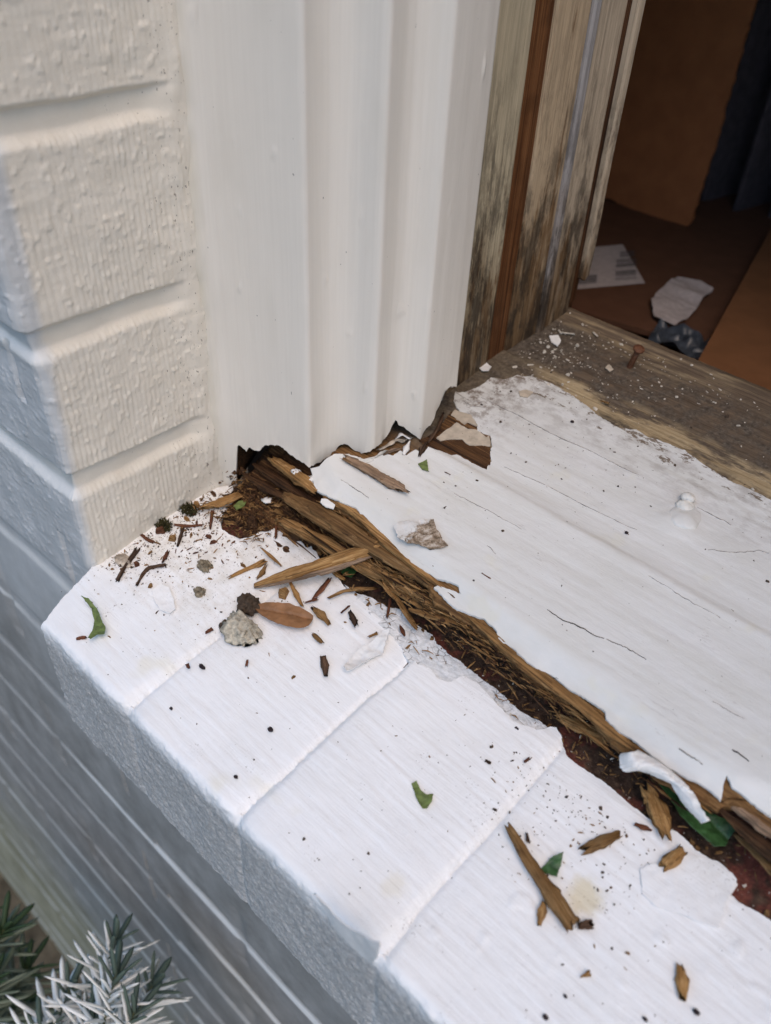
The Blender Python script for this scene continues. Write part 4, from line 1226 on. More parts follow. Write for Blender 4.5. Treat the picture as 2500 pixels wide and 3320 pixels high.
# dark twigs
for k, (px, ws, lab) in enumerate([([(252, 1257), (268, 1228), (284, 1205), (300, 1183)], [14, 13, 12, 16], 'thick dark twig at the bottom corner of the reveal'),
                                   ([(292, 1267), (305, 1245), (320, 1228), (345, 1222), (362, 1218)], [5, 7, 8, 7, 5], 'thin forked grey twig beside the thick dark one')]):
    chip(px, ws, 'chipdark', lab, seed=140 + k, group='twigs', name='twig', cat='twig', flat=.9)

LEAF = [(549, 1320), (560, 1314), (576, 1312), (600, 1313), (627, 1316), (648, 1322), (664, 1331), (678, 1338), (675, 1350), (668, 1362), (656, 1368), (640, 1370), (622, 1367), (600, 1360), (580, 1350), (563, 1337)]
lf = frag('dry_leaf', LEAF, B, .0022, M['brownleaf'], 'dry brown oval leaf on the white brick beside a mortar lump', 'leaf', thick=.00025, seed=31, jit=.00012, step=.0005, ridge=((549, 1320), (678, 1345)), wav=.0006)
frag('green_leaf', [(180, 1308), (196, 1312), (212, 1328), (222, 1350), (232, 1372), (230, 1384), (212, 1386), (200, 1396), (194, 1392), (204, 1372), (207, 1350), (200, 1328)], B, .0035, M['green'], 'curled green leaf piece on the end brick', 'leaf', 'green leaf pieces', curl=.25, thick=.0003, seed=32)
frag('green_leaf', [(889, 1698), (900, 1694), (908, 1712), (922, 1722), (937, 1720), (934, 1735), (922, 1752), (912, 1752), (902, 1735), (894, 1716)], B, .0012, M['green'], 'small torn green leaf piece alone in the middle of the third brick', 'leaf', 'green leaf pieces', thick=.0003, seed=33, wav=.0008, curl=.18)
frag('green_leaf', [(1142, 1886), (1170, 1878), (1195, 1852), (1215, 1846), (1211, 1872), (1203, 1899), (1185, 1890), (1160, 1890)], B, .0008, M['darkgreen'], 'dark green leaf piece pinned under the long stick', 'leaf', 'green leaf pieces', thick=.0003, seed=34, curl=.10, wav=.0008)
frag('green_leaf', [(1388, 1668), (1412, 1668), (1450, 1690), (1490, 1728), (1506, 1770), (1530, 1782), (1550, 1790), (1586, 1808), (1566, 1830), (1557, 1850), (1533, 1854), (1505, 1830), (1478, 1808), (1452, 1775), (1430, 1738), (1405, 1700)], B, .0060, M['darkgreen'], 'long dark green leaf wedged in the gap under the curled paint', 'leaf', 'green leaf pieces', thick=.0004, seed=35, jit=.0004, ridge=((1395, 1668), (1560, 1830)), wav=.0006)
frag('green_leaf', [(726, 1222), (745, 1212), (766, 1222), (772, 1236), (760, 1252), (742, 1246)], B, .0012, M['darkgreen'], 'dark green bit in the gap beneath the crossing splinter', 'leaf', 'green leaf pieces', thick=.0003, seed=36)
frag('green_leaf', [(903, 1008), (922, 998), (926, 1024), (912, 1020)], W, .0015, M['green'], 'small triangular green bit on the sill near the casing foot', 'leaf', 'green leaf pieces', thick=.0003, seed=37, plane='W', jit=.0001)
frag('green_leaf', [(505, 1102), (518, 1092), (533, 1092), (528, 1104), (512, 1112)], B, .0028, M['green'], 'small green bit among the fibres in the hole', 'leaf', 'green leaf pieces', thick=.0003, seed=38, jit=.0001)
# paint flakes
frag('paint_flake', [(330, 1282), (348, 1268), (366, 1276), (376, 1300), (380, 1322), (366, 1332), (346, 1322), (334, 1302)], B, .0014, M['brick_paint'], 'oval white paint flake on the end brick', 'paint flake', 'paint flakes', curl=.10, seed=41, thick=.0005)
frag('paint_flake', [(742, 1452), (757, 1428), (778, 1408), (806, 1392), (830, 1372), (841, 1370), (836, 1392), (826, 1418), (802, 1428), (786, 1440), (764, 1452), (748, 1462)], B, .0016, M['flake'], 'long curled white paint flake near the crackled mortar', 'paint flake', 'paint flakes', curl=.16, seed=42, thick=.0006, wav=.0010)
frag('paint_flake', [(850, 1142), (868, 1132), (890, 1132), (910, 1130), (936, 1130), (944, 1152), (967, 1186), (952, 1194), (930, 1194), (905, 1184), (880, 1180), (858, 1168)], W, .0022, M['turned'], 'dirty turned over paint flake in the middle of the white sill', 'paint flake', 'paint flakes', seed=43, plane='W', thick=.0006, wav=.0012, jit=.0005)
frag('paint_flake', [(1030, 792), (1046, 786), (1062, 796), (1056, 806), (1040, 804)], W, .0014, M['flake'], 'small white flake at the foot of the jamb track', 'paint flake', 'paint flakes', seed=44, plane='W', thick=.0005)
frag('paint_flake', [(694, 1066), (708, 1068), (724, 1080), (722, 1088), (704, 1084), (692, 1074)], W, -.003, M['flake'], 'white flake stuck on the rotten strands beside the hole', 'paint flake', 'paint flakes', seed=45, plane='W', thick=.0005, jit=.0003)
frag('paint_flake', [(1120, 850), (1138, 846), (1152, 852), (1140, 862), (1124, 860)], W, .001, M['oldcream'], 'small tan flake on the white sill near the jamb', 'paint flake', 'paint flakes', seed=46, plane='W', thick=.0004)
frag('paint_flake', [(1186, 668 + 60), (1192, 742), (1205, 752), (1212, 740), (1206, 728)], W, .001, M['flake'], 'white tear shaped flake on the dirty back strip', 'paint flake', 'paint flakes', seed=47, plane='W', thick=.0004)
frag('paint_flake', [(1308, 798), (1316, 790), (1326, 802), (1318, 806)], W, .001, M['oldcream'], 'yellowish flake on the dirty back strip behind the others', 'paint flake', 'paint flakes', seed=48, plane='W', thick=.0004)
frag('paint_flake', [(1383, 1882), (1402, 1872), (1440, 1868), (1480, 1848), (1530, 1858), (1562, 1872), (1592, 1902), (1578, 1934), (1552, 2006), (1520, 1996), (1460, 1974), (1412, 1960), (1388, 1934)], B, .0006, M['brick_paint'], 'broad loose sheet of white paint lifting on the near brick', 'paint flake', 'paint flakes', seed=49, thick=.0004, curl=.012, jit=.0005, step=.0008)
# curled strip of paint hanging off the rotten edge
def curl_strip():
    A = np.array([(1378, 1624), (1410, 1640), (1440, 1660), (1470, 1686), (1495, 1710), (1512, 1740), (1532, 1775)], float)
    Bq = np.array([(1340, 1632), (1342, 1668), (1380, 1662), (1420, 1676), (1450, 1690), (1484, 1740), (1520, 1778)], float)
    V = []; nu, nv = 90, 22
    for i in range(nu):
        t = i / (nu - 1); k = np.linspace(0, 1, 7)
        a = np.array([np.interp(t, k, A[:, j]) for j in (0, 1)]); b = np.array([np.interp(t, k, Bq[:, j]) for j in (0, 1)])
        b = b + (b - a) * .18 * float(fbm(t * 16, 0.0, 55, 4, .8))
        for j in range(nv):
            s = j / (nv - 1)
            q = a + (b - a) * s
            h = -.0010 - .0035 * s ** 2 + .0024 * math.sin(math.pi * min(1, s * 1.1)) * (.5 + .5 * math.cos(t * 3)) + .0008 * float(fbm(t * 14, s * 4.0, 56, 3))
            V.append(W(q[0], q[1], h))
    V = np.array(V); c_ = V.mean(0)
    o = mesh('paint_flake', V - c_, grid_faces(nu, nv), M['flake'], loc=c_)
    so = o.modifiers.new('solid', 'SOLIDIFY'); so.thickness = .0006
    tag(o, 'curled white paint strip peeling down over the gap and a green leaf', 'paint flake', 'paint flakes')


curl_strip()
# mortar lumps, soil, seeds
def debris(name, u, v, r, m, label, cat, group=None, fn=B, seed=0, rough=.45, freq=2.4, sub=4, h=0.0):
    o = lump(name, Vector(fn(u, v, h)), r, M[m], None, seed, sub, rough, freq, .3)
    return tag(o, label, cat, group)


debris('mortar_lump', 522, 1368, (.0086, .0056, .0044), 'mortarlump', 'largest grey mortar lump, under the stalk end of the brown leaf', 'mortar lump', 'mortar crumbs', seed=301, rough=.85, freq=2.6)
debris('mortar_lump', 536, 1312, (.0050, .0050, .0034), 'soil', 'dark soil lump touching the stalk of the brown leaf', 'mortar lump', 'mortar crumbs', seed=302, rough=.6, freq=3)
debris('mortar_lump', 489, 1360, (.0034, .0030, .0022), 'soil', 'brown pebble beside the largest mortar lump', 'mortar lump', 'mortar crumbs', seed=303)
debris('mortar_lump', 443, 1226, (.0036, .0026, .0018), 'grit', 'greyish mortar crumb on the speckled corner of the end brick', 'mortar lump', 'mortar crumbs', seed=304, rough=.8)
debris('mortar_lump', 434, 1284, (.0026, .0022, .0017), 'grit', 'small mortar crumb midway along the end brick', 'mortar lump', 'mortar crumbs', seed=305, rough=.8)
debris('mortar_lump', 268, 1215, (.0050, .0032, .0016), 'flakegrey', 'pale dirty crumb where the wall corner meets the ledge', 'mortar lump', 'mortar crumbs', seed=306)
for k, (u, v, r, lab) in enumerate([(584, 1578, .0013, 'largest dark seed, on the second brick by its front'), (510, 1680, .0009, 'small dark seed near the front of the second brick'), (740, 1677, .0007, 'tiny dark seed on the third brick'),
                                    (437, 1442, .0012, 'elongated dark seed just past the first joint'), (1118, 1576, .0013, 'dark seed at the paint edge of the ledge by the gap'), (1505, 2188, .0012, 'dark seed at the nearest end of the ledge'),
                                    (1179, 2199, .0011, 'dark seed low on the nearest brick'), (1393, 2203, .0009, 'smaller dark seed low on the nearest brick'), (1222, 2154, .0007, 'speck sized seed above the lower ones on the nearest brick'),
                                    (370, 1532, .0008, 'dark seed near the rounded corner of the second brick')]):
    r *= .8; debris('seed', u, v, (r * (1.7 if k == 3 else 1.15), r * .8, r * .6), 'seed', lab, 'seed', 'dark seeds', seed=320 + k, rough=.6, freq=1.6, sub=3)
for k, (u, v, r, lab) in enumerate([(985, 1052, .0007, 'dark reddish seed on the open sill near the casing'), (1237, 912, .0009, 'dark round seed on the sill beyond the long crack'), (1354, 1152, .0008, 'reddish seed in front of the screw lump'), (1024, 1256, .0006, 'dark seed on the white sill near the rot')]):
    debris('seed', u, v, (r, r, r * .7), 'seed', lab, 'seed', 'dark seeds', fn=W, seed=340 + k, rough=.25, sub=3, h=.0004)

# moss tufts
def tuft(u, v, r, n, label, seed):
    rg = np.random.default_rng(seed); V = []; F = []
    base = np.array(B(u, v, 0))
    for i in range(n):
        a = rg.uniform(0, 2 * np.pi); q = r * math.sqrt(rg.uniform(0, 1)); p = base + np.array([math.cos(a) * q * 1.3, math.sin(a) * q * .8, 0]); p[2] = zB(0, p[1]) + rg.uniform(0, r * .5)
        d = np.array([rg.normal(), rg.normal(), abs(rg.normal()) + .4]); d /= np.linalg.norm(d); l = rg.uniform(.0008, .0022)
        s = np.cross(d, [rg.normal(), rg.normal(), rg.normal()]); s /= np.linalg.norm(s); s *= rg.uniform(.0002, .0005)
        o = len(V); V += [p - s, p + s, p + d * l + s * .3, p + d * l - s * .3]; F.append((o, o + 1, o + 2, o + 3))
    V = np.array(V) - base
    t = mesh('moss_tuft', V, F, M['moss'], None, False, loc=base); tag(t, label, 'moss', 'moss tufts')


tuft(408, 1106, .0042, 420, 'moss tuft nearer the hole, at the wall foot beside the tan chip', 1)
tuft(354, 1140, .0040, 380, 'moss tuft farther from the hole, at the wall foot by the reddish chip', 2)


# countless specks, crumbs and fibres
def scatter(name, n, place, size, m, label, seed, elong=2.0, hz=.0003, kind='stuff'):
    rg = np.random.default_rng(seed); V = []; F = []
    k = 0
    while k < n:
        r = place(rg)
        if r is None: continue
        k += 1
        p, sc = r
        l = rg.lognormal(0, .5) * size * sc; w = l / rg.uniform(1, elong * 1.6); a = rg.uniform(0, np.pi); e = rg.uniform(.25, .7) * w
        c, s = math.cos(a), math.sin(a)
        o = len(V); m6 = 5
        for z in (0, 1):
            for i in range(m6):
                b = 2 * np.pi * i / m6 + rg.uniform(-.4, .4); rr = rg.uniform(.7, 1.2) * (1 if z == 0 else .7)
                x, y = math.cos(b) * l * rr * .5, math.sin(b) * w * rr * .5
                V.append((p[0] + x * c - y * s, p[1] + x * s + y * c, p[2] + (e if z else 0)))
        F += [(o + i, o + (i + 1) % m6, o + m6 + (i + 1) % m6, o + m6 + i) for i in range(m6)] + [tuple(o + m6 + i for i in range(m6))]
    o = mesh(name, V, F, m, None, False); tag(o, label, name.replace('_', ' '), kind=kind); return o


lb_i = lb


def pl_brick(rg):
    u = rg.uniform(0, 1)
    if u < .72:
        q = .45 if rg.uniform() < .5 else 1.0; x = abs(rg.normal(0, .030 * q)) + .001; y = .066 - abs(rg.normal(0, .030)) if q == 1.0 else rg.uniform(.005, .07)
    elif u < .88:
        x = rg.normal(.232, .022); y = .058 - abs(rg.normal(0, .017))
    else:
        x = rg.uniform(.01, .32); y = rg.uniform(YF + .004, .06)
    yb = np.interp(x, lb_i[:, 0], lb_i[:, 1])
    if x < .001 or y > yb - .001 or y < YF + .004: return None
    return (x, y, float(zB(x, y) + brick_h(np.array([x]), np.array([y]))[0])), 1


def pl_sill(rg):
    x = rg.uniform(.06, .30); y = rg.uniform(.09, .24)
    if rg.uniform() < .45: y = .205 - abs(rg.normal(0, .03)); x = .07 + abs(rg.normal(0, .06))
    if y > .215 or y < float(np.interp(x, front_xy[[0, 5, 33, 47], 0], front_xy[[0, 5, 33, 47], 1])) + .006: return None
    return (x, y, float(zW(x, y) + .0004 + sill_relief(x, y) + nose(x, y))), .9


def pl_back(rg):
    x = .066 + abs(rg.normal(0, .05)) if rg.uniform() < .6 else rg.uniform(.066, .24); y = rg.uniform(.208, .276)
    if rg.uniform() < .5: y = rg.normal(.245, .014)
    if y > .276 or y < .207 or y < .25 - (x - .066) * 1.6 - .035: return None
    return (x, y, float(zW(x, y)) - .0004), 1


def pl_gap(rg):
    x = rg.uniform(.0, .30); y = rg.uniform(.052, .085)
    if y < np.interp(x, lb_i[:, 0], lb_i[:, 1]): return None
    return (x, y, float(zB(x, y)) - .001 + (.006 * sstep(.07, .1, y) if x < .05 else 0)), 1


scatter('dark_specks', 1300, pl_brick, .00056, M['soil'], 'dark soil specks sprinkled over the white brick ledge', 1)
scatter('wood_dust', 330, pl_brick, .0010, M['chip'], 'brown wood dust sprinkled over the white brick ledge', 2, 3.5)
def pl_corner(rg):
    x = abs(rg.normal(.012, .022)) + .002; y = .068 - abs(rg.normal(0, .024))
    if y > np.interp(x, lb_i[:, 0], lb_i[:, 1]) + .003 or y < 0: return None
    return (x, y, float(zB(x, y) + brick_h(np.array([x]), np.array([y]))[0])), 1


scatter('fine_splinters', 46, pl_corner, .0030, M['chip'], 'fine tan slivers strewn over the ledge around the hole', 31, 5)
scatter('fine_red_splinters', 40, pl_corner, .0026, M['chipred'], 'fine reddish slivers strewn over the ledge around the hole', 32, 5)
scatter('dark_grit', 300, pl_sill, .00055, M['soil'], 'dark grit sprinkled over the white window sill', 3)
scatter('paint_crumbs', 620, pl_back, .0010, M['crumbs'], 'pale paint crumbs on the dirty back strip of the sill', 4, 3.0)
scatter('dark_crumbs', 220, pl_back, .0007, M['soil'], 'dark crumbs on the dirty back strip of the sill', 5)
scatter('gap_litter', 420, pl_gap, .0016, M['rot'], 'rotten wood litter lying in the gap behind the bricks', 6, 5.0)
scatter('pale_litter', 60, pl_gap, .0008, M['crumbs'], 'pale grains among the litter in the gap', 7, 2)


def fibres(name, n, place, m, label, seed):
    rg = np.random.default_rng(seed); V = []; F = []
    for k in range(n):
        p = np.array(place(rg)); a = rg.normal(.5, .9); l = rg.uniform(.002, .0055); w = rg.uniform(.00018, .00042)
        d = np.array([math.cos(a), math.sin(a), rg.normal(.1, .25)]); d /= np.linalg.norm(d)
        s = np.cross(d, [0, 0, 1]); s /= np.linalg.norm(s)
        o = len(V); q = p + d * l; mid = p + d * l * .5 + np.array([0, 0, rg.uniform(0, .0012)])
        for c_, ww in ((p, w * .6), (mid, w), (q, w * .3)):
            V += [c_ - s * ww, c_ + s * ww, c_ + np.array([0, 0, ww * 1.6])]
        for i in (0, 3):
            F += [(o + i, o + i + 3, o + i + 5, o + i + 2), (o + i + 1, o + i + 2, o + i + 5, o + i + 4), (o + i, o + i + 1, o + i + 4, o + i + 3)]
    o = mesh(name, V, F, m, None, True); tag(o, label, 'wood fibres', kind='stuff')


def pf(rg):
    x = rg.uniform(.002, .05); y = rg.uniform(.055, .082) + .0 * x
    return x, y, float(zB(x, y)) + .002 + .012 * float(sstep(.068, .1, y))


fibres('torn_fibres', 110, pf, M['rot'], 'torn brown wood fibres matted in the rotten hole', 11)


def pf2(rg):
    x = rg.uniform(.06, .26); y = rg.uniform(.06, .078)
    y = max(y, float(np.interp(x, lb_i[:, 0], lb_i[:, 1])) + .001)
    return x, y, float(zB(x, y)) + .0005 + rg.uniform(0, .004)


fibres('loose_fibres', 70, pf2, M['rot'], 'loose wood fibres lying along the gap', 12)

def pf3(rg):
    x = rg.uniform(.055, .235); y = float(np.interp(x, NX, NY)) - rg.uniform(-.0005, .010) * (1 - .6 * float(sstep(.16, .22, x)))
    return x, y, float(zW(x, y)) - ND - rg.uniform(.001, .006) - .5 * max(0, float(np.interp(x, NX, NY)) - y)


def fibres_x(name, n, place, m, label, seed):
    rg = np.random.default_rng(seed); V = []; F = []
    for k in range(n):
        p = np.array(place(rg)); a = rg.normal(-.03, .22); l = rg.lognormal(-5.2, .55); w = rg.uniform(.00015, .0005)
        d = np.array([math.cos(a), math.sin(a), rg.normal(.05, .12)]); d /= np.linalg.norm(d)
        s_ = np.cross(d, [0, 0, 1]); s_ /= np.linalg.norm(s_)
        o = len(V)
        for f_, ww in ((0, w * .5), (.5, w), (1, w * .25)):
            c_ = p + d * l * f_ + np.array([0, 0, .0006 * math.sin(math.pi * f_)])
            V += [c_ - s_ * ww, c_ + s_ * ww, c_ + np.array([0, 0, ww * 1.3])]
        for i in (0, 3):
            F += [(o + i, o + i + 3, o + i + 5, o + i + 2), (o + i + 1, o + i + 2, o + i + 5, o + i + 4), (o + i, o + i + 1, o + i + 4, o + i + 3)]
    o = mesh(name, V, F, m, None, True); tag(o, label, 'wood fibres', kind='stuff')


fibres_x('frayed_fibres', 330, pf3, M['rot'], 'frayed fibres standing along the torn front edge of the sill', 21)
fibres_x('dark_frayed_fibres', 200, pf3, M['rotdark'], 'dark frayed fibres along the torn front edge of the sill', 22)


def pl_front(rg):
    x, y, z = pf3(rg); return (x, y, z + .0006), 1


scatter('rot_crumbs', 260, pl_front, .0013, M['rotdark'], 'dark crumbs of rotten wood caught on the torn sill edge', 23, 2.5)


def pl_hole(rg):
    x = rg.uniform(.001, .055); y = rg.uniform(.052, .085)
    if y < np.interp(x, lb_i[:, 0], lb_i[:, 1]): return None
    return (x, y, float(zB(x, y)) + .001 + .014 * float(sstep(.068, .1, y))), 1


scatter('hole_crumbs', 420, pl_hole, .0015, M['rotdark'], 'crumbled dark rotten wood heaped in the hole under the casing', 24, 2.5)
scatter('hole_chips', 160, pl_hole, .0022, M['rot'], 'brown rotten chips heaped in the hole under the casing', 25, 5)

# rusty nail standing in the back of the sill
nl = empty('rusty_nail', Vector(W(1361, 793)))
tag(nl, 'short rusty nail standing in the back edge of the sill', 'nail')
import bmesh


def lathe(name, prof, m, parent, seg=14):
    V = []; F = []
    for r_, z_ in prof:
        for i in range(seg): V.append((r_ * math.cos(2 * math.pi * i / seg), r_ * math.sin(2 * math.pi * i / seg), z_))
    for j in range(len(prof) - 1):
        for i in range(seg): F.append((j * seg + i, j * seg + (i + 1) % seg, (j + 1) * seg + (i + 1) % seg, (j + 1) * seg + i))
    F.append(tuple((len(prof) - 1) * seg + i for i in range(seg)))
    return mesh(name, V, F, m, parent)


lathe('shank', [(.0015, -.004), (.0016, .0), (.0015, .006), (.0016, .0115)], M['rust'], nl)
lathe('head', [(.0014, .0113), (.0029, .0119), (.0031, .0127), (.0027, .0133), (.0001, .0134)], M['rust'], nl)
nl.rotation_euler = (math.radians(6), math.radians(14), 0)

# ------------------------------------------------------------------ things inside the window
def prism(name, poly, thick, axis, m, parent=None, jit=0.0, step=.004, seed=1):
    """flat board cut to an outline; poly are 3-D points in one plane, thickness along axis."""
    P = np.array(poly, float); a = np.array(axis, float); a /= np.linalg.norm(a)
    e1 = P[1] - P[0]; e1 /= np.linalg.norm(e1); e2 = np.cross(a, e1)
    q = np.stack([(P - P[0]) @ e1, (P - P[0]) @ e2], 1)
    q = rough_outline(q, step, jit, seed)
    n = len(q); o3 = P[0] + q[:, :1] * e1 + q[:, 1:] * e2
    c = o3.mean(0)
    V = np.concatenate([o3, o3 + a * thick]) - (c if parent is None else 0)
    F = [tuple(range(n - 1, -1, -1)), tuple(range(n, 2 * n))] + [(i, (i + 1) % n, n + (i + 1) % n, n + i) for i in range(n)]
    return mesh(name, V, F, m, parent, False, loc=c if parent is None else None)


carton = empty('cardboard_carton', (0, .56, -.35))
tag(carton, 'big brown cardboard carton with a shipping label inside the window', 'carton')
def local(o, parent): 
    o.matrix_parent_inverse = Matrix.Translation(-Vector(parent.location)); return o
CT = 0.0
ca = [Z(1232, 676, CT), Z(1345, 732, CT), Z(1420, 742, CT), Z(1500, 772, CT)]
fa, fb = Z(1239, 669, CT), Z(1520, 748, CT)
top = [tuple(fa + (fa - fb) * 3), tuple(fb), (.052, .640, CT), (.040, .80, CT), (-.42, .80, CT)]
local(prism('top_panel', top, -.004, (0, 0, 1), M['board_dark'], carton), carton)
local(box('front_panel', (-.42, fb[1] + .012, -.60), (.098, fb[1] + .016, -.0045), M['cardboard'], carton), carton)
local(box('side_panel', (.050, fb[1] + .02, -.60), (.054, .79, -.0045), M['cardboard'], carton), carton)
lab = [Z(1200, 629, CT + .0006), Z(1394, 612, CT + .0006), Z(1346, 529, CT + .0006), Z(1215, 541, CT + .0006)]
lo_ = prism('shipping_label', lab, .0004, (0, 0, 1), M['paper'], carton); local(lo_, carton)
A0, A1, A3 = np.array(lab[0]), np.array(lab[1]), np.array(lab[3])
V = []; F = []
def bars(s0, s1, t0, t1, n, sd):
    rg = np.random.default_rng(sd); t = t0
    while t < t1:
        w = rg.uniform(.006, .028)
        q = [A0 + (A1 - A0) * s + (A3 - A0) * tt for s, tt in ((s0, t), (s1, t), (s1, min(t + w, t1)), (s0, min(t + w, t1)))]
        o = len(V); V.extend([tuple(p + np.array([0, 0, .0006])) for p in q]); F.append((o, o + 1, o + 2, o + 3)); t += w + rg.uniform(.008, .03)
bars(.66, .90, .12, .34, 0, 1); bars(.66, .90, .42, .62, 0, 2); bars(.70, .88, .68, .82, 0, 3); bars(.1, .45, .10, .28, 0, 4)
lbs = mesh('barcode', np.array(V), F, M['ink'], lo_, False)
lbs.matrix_parent_inverse = Matrix.Identity(4)

carton2 = empty('cardboard_carton', (.3, .45, -.35))
tag(carton2, 'plain brown cardboard carton close behind the sill, no label on it', 'carton')
T2 = .012
c2 = [Z(1503, 790, T2), Z(1668, 492, T2)]
local(prism('top_panel', [(c2[0][0], c2[0][1] - .03, T2), (.62, .30 + .035, T2), (.62, .62, T2), (c2[1][0], c2[1][1], T2), (c2[0][0], c2[0][1], T2)], -.004, (0, 0, 1), M['cardboard'], carton2), carton2)
local(box('front_panel', (c2[0][0] + .001, .337, -.60), (.62, .341, T2 - .0045), M['cardboard'], carton2), carton2)

YS = .605
sh = [onplane(u, v, (0, 1, 0), (0, YS, 0)) for u, v in [(1240, 392), (1310, 424), (1400, 462), (1487, 502), (1530, 372), (1566, 262), (1602, 130), (1640, 0)]]
sh[3][2] = max(sh[3][2], .001)
sh = [np.array([p[0], YS, p[2]]) for p in sh] + [np.array([sh[7][0] + .05, YS, .40]), np.array([-.36, YS, .40]), np.array([-.36, YS, .06])]
po = prism('cardboard_sheet', sh, -.004, (0, 1, 0), M['board_light'], None, jit=.0018, step=.003, seed=9)
tag(po, 'upright torn cardboard sheet with a ragged lower edge behind the carton', 'cardboard')

sc_px = [(1405, 660), (1418, 640), (1440, 622), (1462, 604), (1490, 612), (1512, 616), (1538, 634), (1520, 652), (1500, 680), (1480, 700), (1455, 712), (1428, 704), (1410, 694)]
scrap = sheet('paper_scrap', np.array([Z(u, v, CT)[:2] for u, v in sc_px]), lambda x, y: CT + .004 + .003 * fbm(x * 55, y * 55, 611, 3) + .0016 * fbm(x * 25 + y * 120, y * 30, 612, 3), .0006, .0016, M['paper'], None, jit=.0006, seed=61)
tag(scrap, 'crumpled white paper scrap lying on the cardboard carton', 'paper')

# folded dark curtain hanging beyond the cardboard
xs = np.linspace(-.10, .62, 220); zs = np.linspace(-.02, .62, 40)
Xm, Zm = np.meshgrid(xs, zs, indexing='ij')
Ym = .70 + .022 * np.sin(Xm * 150 + 2 * np.sin(Xm * 33)) + .012 * fbm(Xm * 40, Zm * 3, 621, 3)
cu = mesh('curtain', np.stack([Xm, Ym, Zm], 2).reshape(-1, 3), grid_faces(len(xs), len(zs)), M['curtain'])
tag(cu, 'dim grey violet curtain hanging in folds inside the room', 'curtain')

# crumpled plastic bag in the dark slot behind the sill
uu, vv = np.meshgrid(np.linspace(0, 1, 60), np.linspace(0, 1, 40), indexing='ij')
P0 = np.array(Z(1395, 752, -.004)); P1 = np.array(Z(1535, 810, -.004)); P2 = np.array(Z(1420, 712, -.004))
Pm = P0 + uu[..., None] * (P1 - P0) + vv[..., None] * (P2 - P0); Pm[..., 2] += .004 + .010 * np.abs(fbm(uu * 3.5, vv * 3, 631, 2, .5))
Pm = Pm.reshape(-1, 3); cc_ = Pm.mean(0)
cc_ = cc_
bgp = mesh('plastic_bag', Pm - cc_, grid_faces(60, 40), M['plastic'], None, True, loc=cc_)
tag(bgp, 'crumpled dark plastic bag glinting in the slot behind the sill', 'plastic bag')

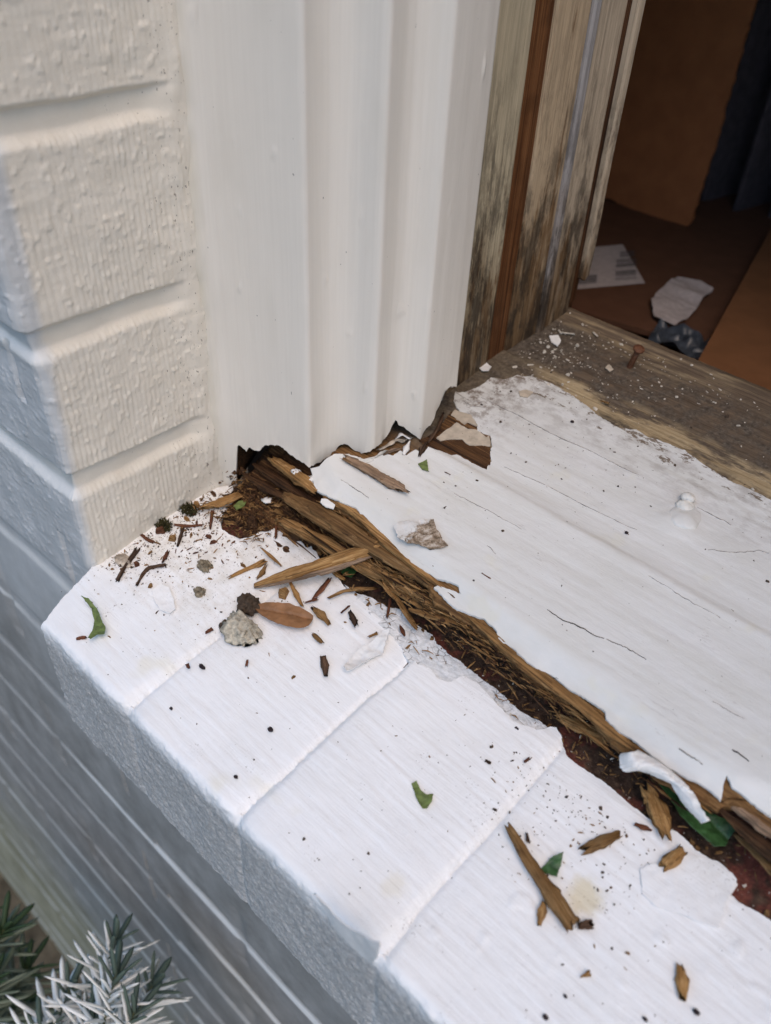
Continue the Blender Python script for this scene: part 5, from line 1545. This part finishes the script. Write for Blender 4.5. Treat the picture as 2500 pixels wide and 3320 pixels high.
# ------------------------------------------------------------------ silvery needle-leaved shrub by the wall
def sprig(parent, p0, p1, bend, n, nl_, seed, m, r0=.0016):
    rg = np.random.default_rng(seed)
    p0 = np.array(p0, float); p1 = np.array(p1, float); bend = np.array(bend, float)
    ts = np.linspace(0, 1, 24)
    path = np.array([p0 * (1 - t) ** 2 + 2 * t * (1 - t) * (p0 * .5 + p1 * .5 + bend) + p1 * t * t for t in ts])
    V = []; F = []; under = []
    seg = 6
    st = []
    for i, p in enumerate(path):
        d = path[min(i + 1, 23)] - path[max(i - 1, 0)]; d /= np.linalg.norm(d)
        a = np.cross(d, [0.3, 1, .2]); a /= np.linalg.norm(a); b = np.cross(d, a); st.append((d, a, b))
    SV = []; SF = []
    for i, p in enumerate(path):
        d, a, b = st[i]; r = r0 * (1 - .7 * ts[i])
        for k in range(seg): SV.append(p + r * (math.cos(k * math.pi * 2 / seg) * a + math.sin(k * math.pi * 2 / seg) * b))
    for i in range(23):
        for k in range(seg): SF.append((i * seg + k, i * seg + (k + 1) % seg, (i + 1) * seg + (k + 1) % seg, (i + 1) * seg + k))
    so = mesh('sprig', np.array(SV), SF, M['stem'], parent)
    for i in range(n):
        t = .35 + .65 * (i / (n - 1)) ** .8
        j = min(23, int(t * 23)); d, a, b = st[j]; p = np.array([np.interp(t, ts, path[:, q]) for q in range(3)])
        ph = i * 2.4 + rg.uniform(-.4, .4)
        out = math.cos(ph) * a + math.sin(ph) * b
        tilt = .30 + .75 * (t - .35) / .65
        dirn = out * (1.15 - .35 * tilt + rg.uniform(-.1, .15)) + d * (.12 + .85 * (t ** 6) + .25 * rg.uniform(0, 1)) + np.array([0, 0, -.12]) * (1 - t)
        dirn /= np.linalg.norm(dirn)
        hi_ = float(t > .93) ; lo__ = rg.uniform(0, 1) * (1 - hi_)
        l = nl_ * rg.uniform(.75, 1.15) * (1 - .45 * t ** 5); w = nl_ * .052 * rg.uniform(.85, 1.15)
        up = d - dirn * (d @ dirn); up /= (np.linalg.norm(up) + 1e-9); sd = np.cross(dirn, up)
        o = len(V); m_ = 8; drop = rg.uniform(.05, .16)
        for q in range(m_ + 1):
            f = q / m_; ww = w * (min(1, f * 6 + .35)) * (1 - max(0, f - .75) ** 2 * 14) ; ww = max(ww, w * .12)
            c_ = p + dirn * l * f - np.array([0, 0, 1]) * l * drop * f * f
            V += [c_ - sd * ww, c_ + up * ww * .55, c_ + sd * ww, c_ - up * ww * .45]; under += [.7 - .6 * hi_, .30 + .6 * lo__, .7 - .6 * hi_, 1.0 - .7 * hi_]
        for q in range(m_):
            for e in range(4): F.append((o + q * 4 + e, o + q * 4 + (e + 1) % 4, o + (q + 1) * 4 + (e + 1) % 4, o + (q + 1) * 4 + e))
        F.append((o + m_ * 4, o + m_ * 4 + 1, o + m_ * 4 + 2, o + m_ * 4 + 3))
    no = mesh('needles', np.array(V), F, m, so)
    at = no.data.attributes.new('under', 'FLOAT', 'POINT'); at.data.foreach_set('value', np.array(under, np.float32))
    return so


def ray_pt(u, v, y):
    return onplane(u, v, (0, 1, 0), (0, y, 0))


shrub = empty('needle_shrub', (0, 0, 0))
tag(shrub, 'grey green shrub with silvery needle leaves growing in front of the brick wall', 'shrub')
def at_d(u, v, d):
    r = ray(u, v); return CAM + r / np.linalg.norm(r) * d
SPR = [((250, 2030), .60, 1, (150, 2420), .66), ((250, 2110), .57, 2, (190, 2480), .62), ((330, 2130), .60, 3, (170, 2400), .68), ((150, 2140), .62, 4, (60, 2480), .7), ((290, 2190), .56, 5, (180, 2560), .62),
       ((200, 2200), .60, 7, (120, 2500), .66), ((90, 2230), .62, 8, (40, 2560), .68)]
for (tip, d, s, root, d2) in SPR:
    sprig(shrub, at_d(*root, d2), at_d(*tip, d), (0, -.004, .012), 44, .037, s, M['needle'])
for (tip, d, s, root, d2) in [((8, 2010), .70, 21, (-90, 2300), .78), ((60, 2090), .72, 22, (-60, 2380), .8), ((-20, 2120), .68, 23, (-80, 2420), .75), ((20, 2180), .74, 24, (-60, 2500), .8), ((-60, 1990), .76, 25, (-160, 2300), .8), ((70, 2190), .78, 26, (0, 2500), .82)]:
    sprig(shrub, at_d(*root, d2), at_d(*tip, d), (0, -.004, .012), 44, .042, s, M['needledark'])
# woody stems down to the soil
for k in range(5):
    a = at_d(20 + k * 40, 2470, .70); g = np.array([-.12 + .03 * k, -.10, GZ])
    strand('stem', [g, (g + a) / 2 + np.array([.02, -.02, 0]), a], [.010, .008, .004], M['stem'], shrub, flat=1, seed=700 + k, ridge=.15, nseg=9, n=20)
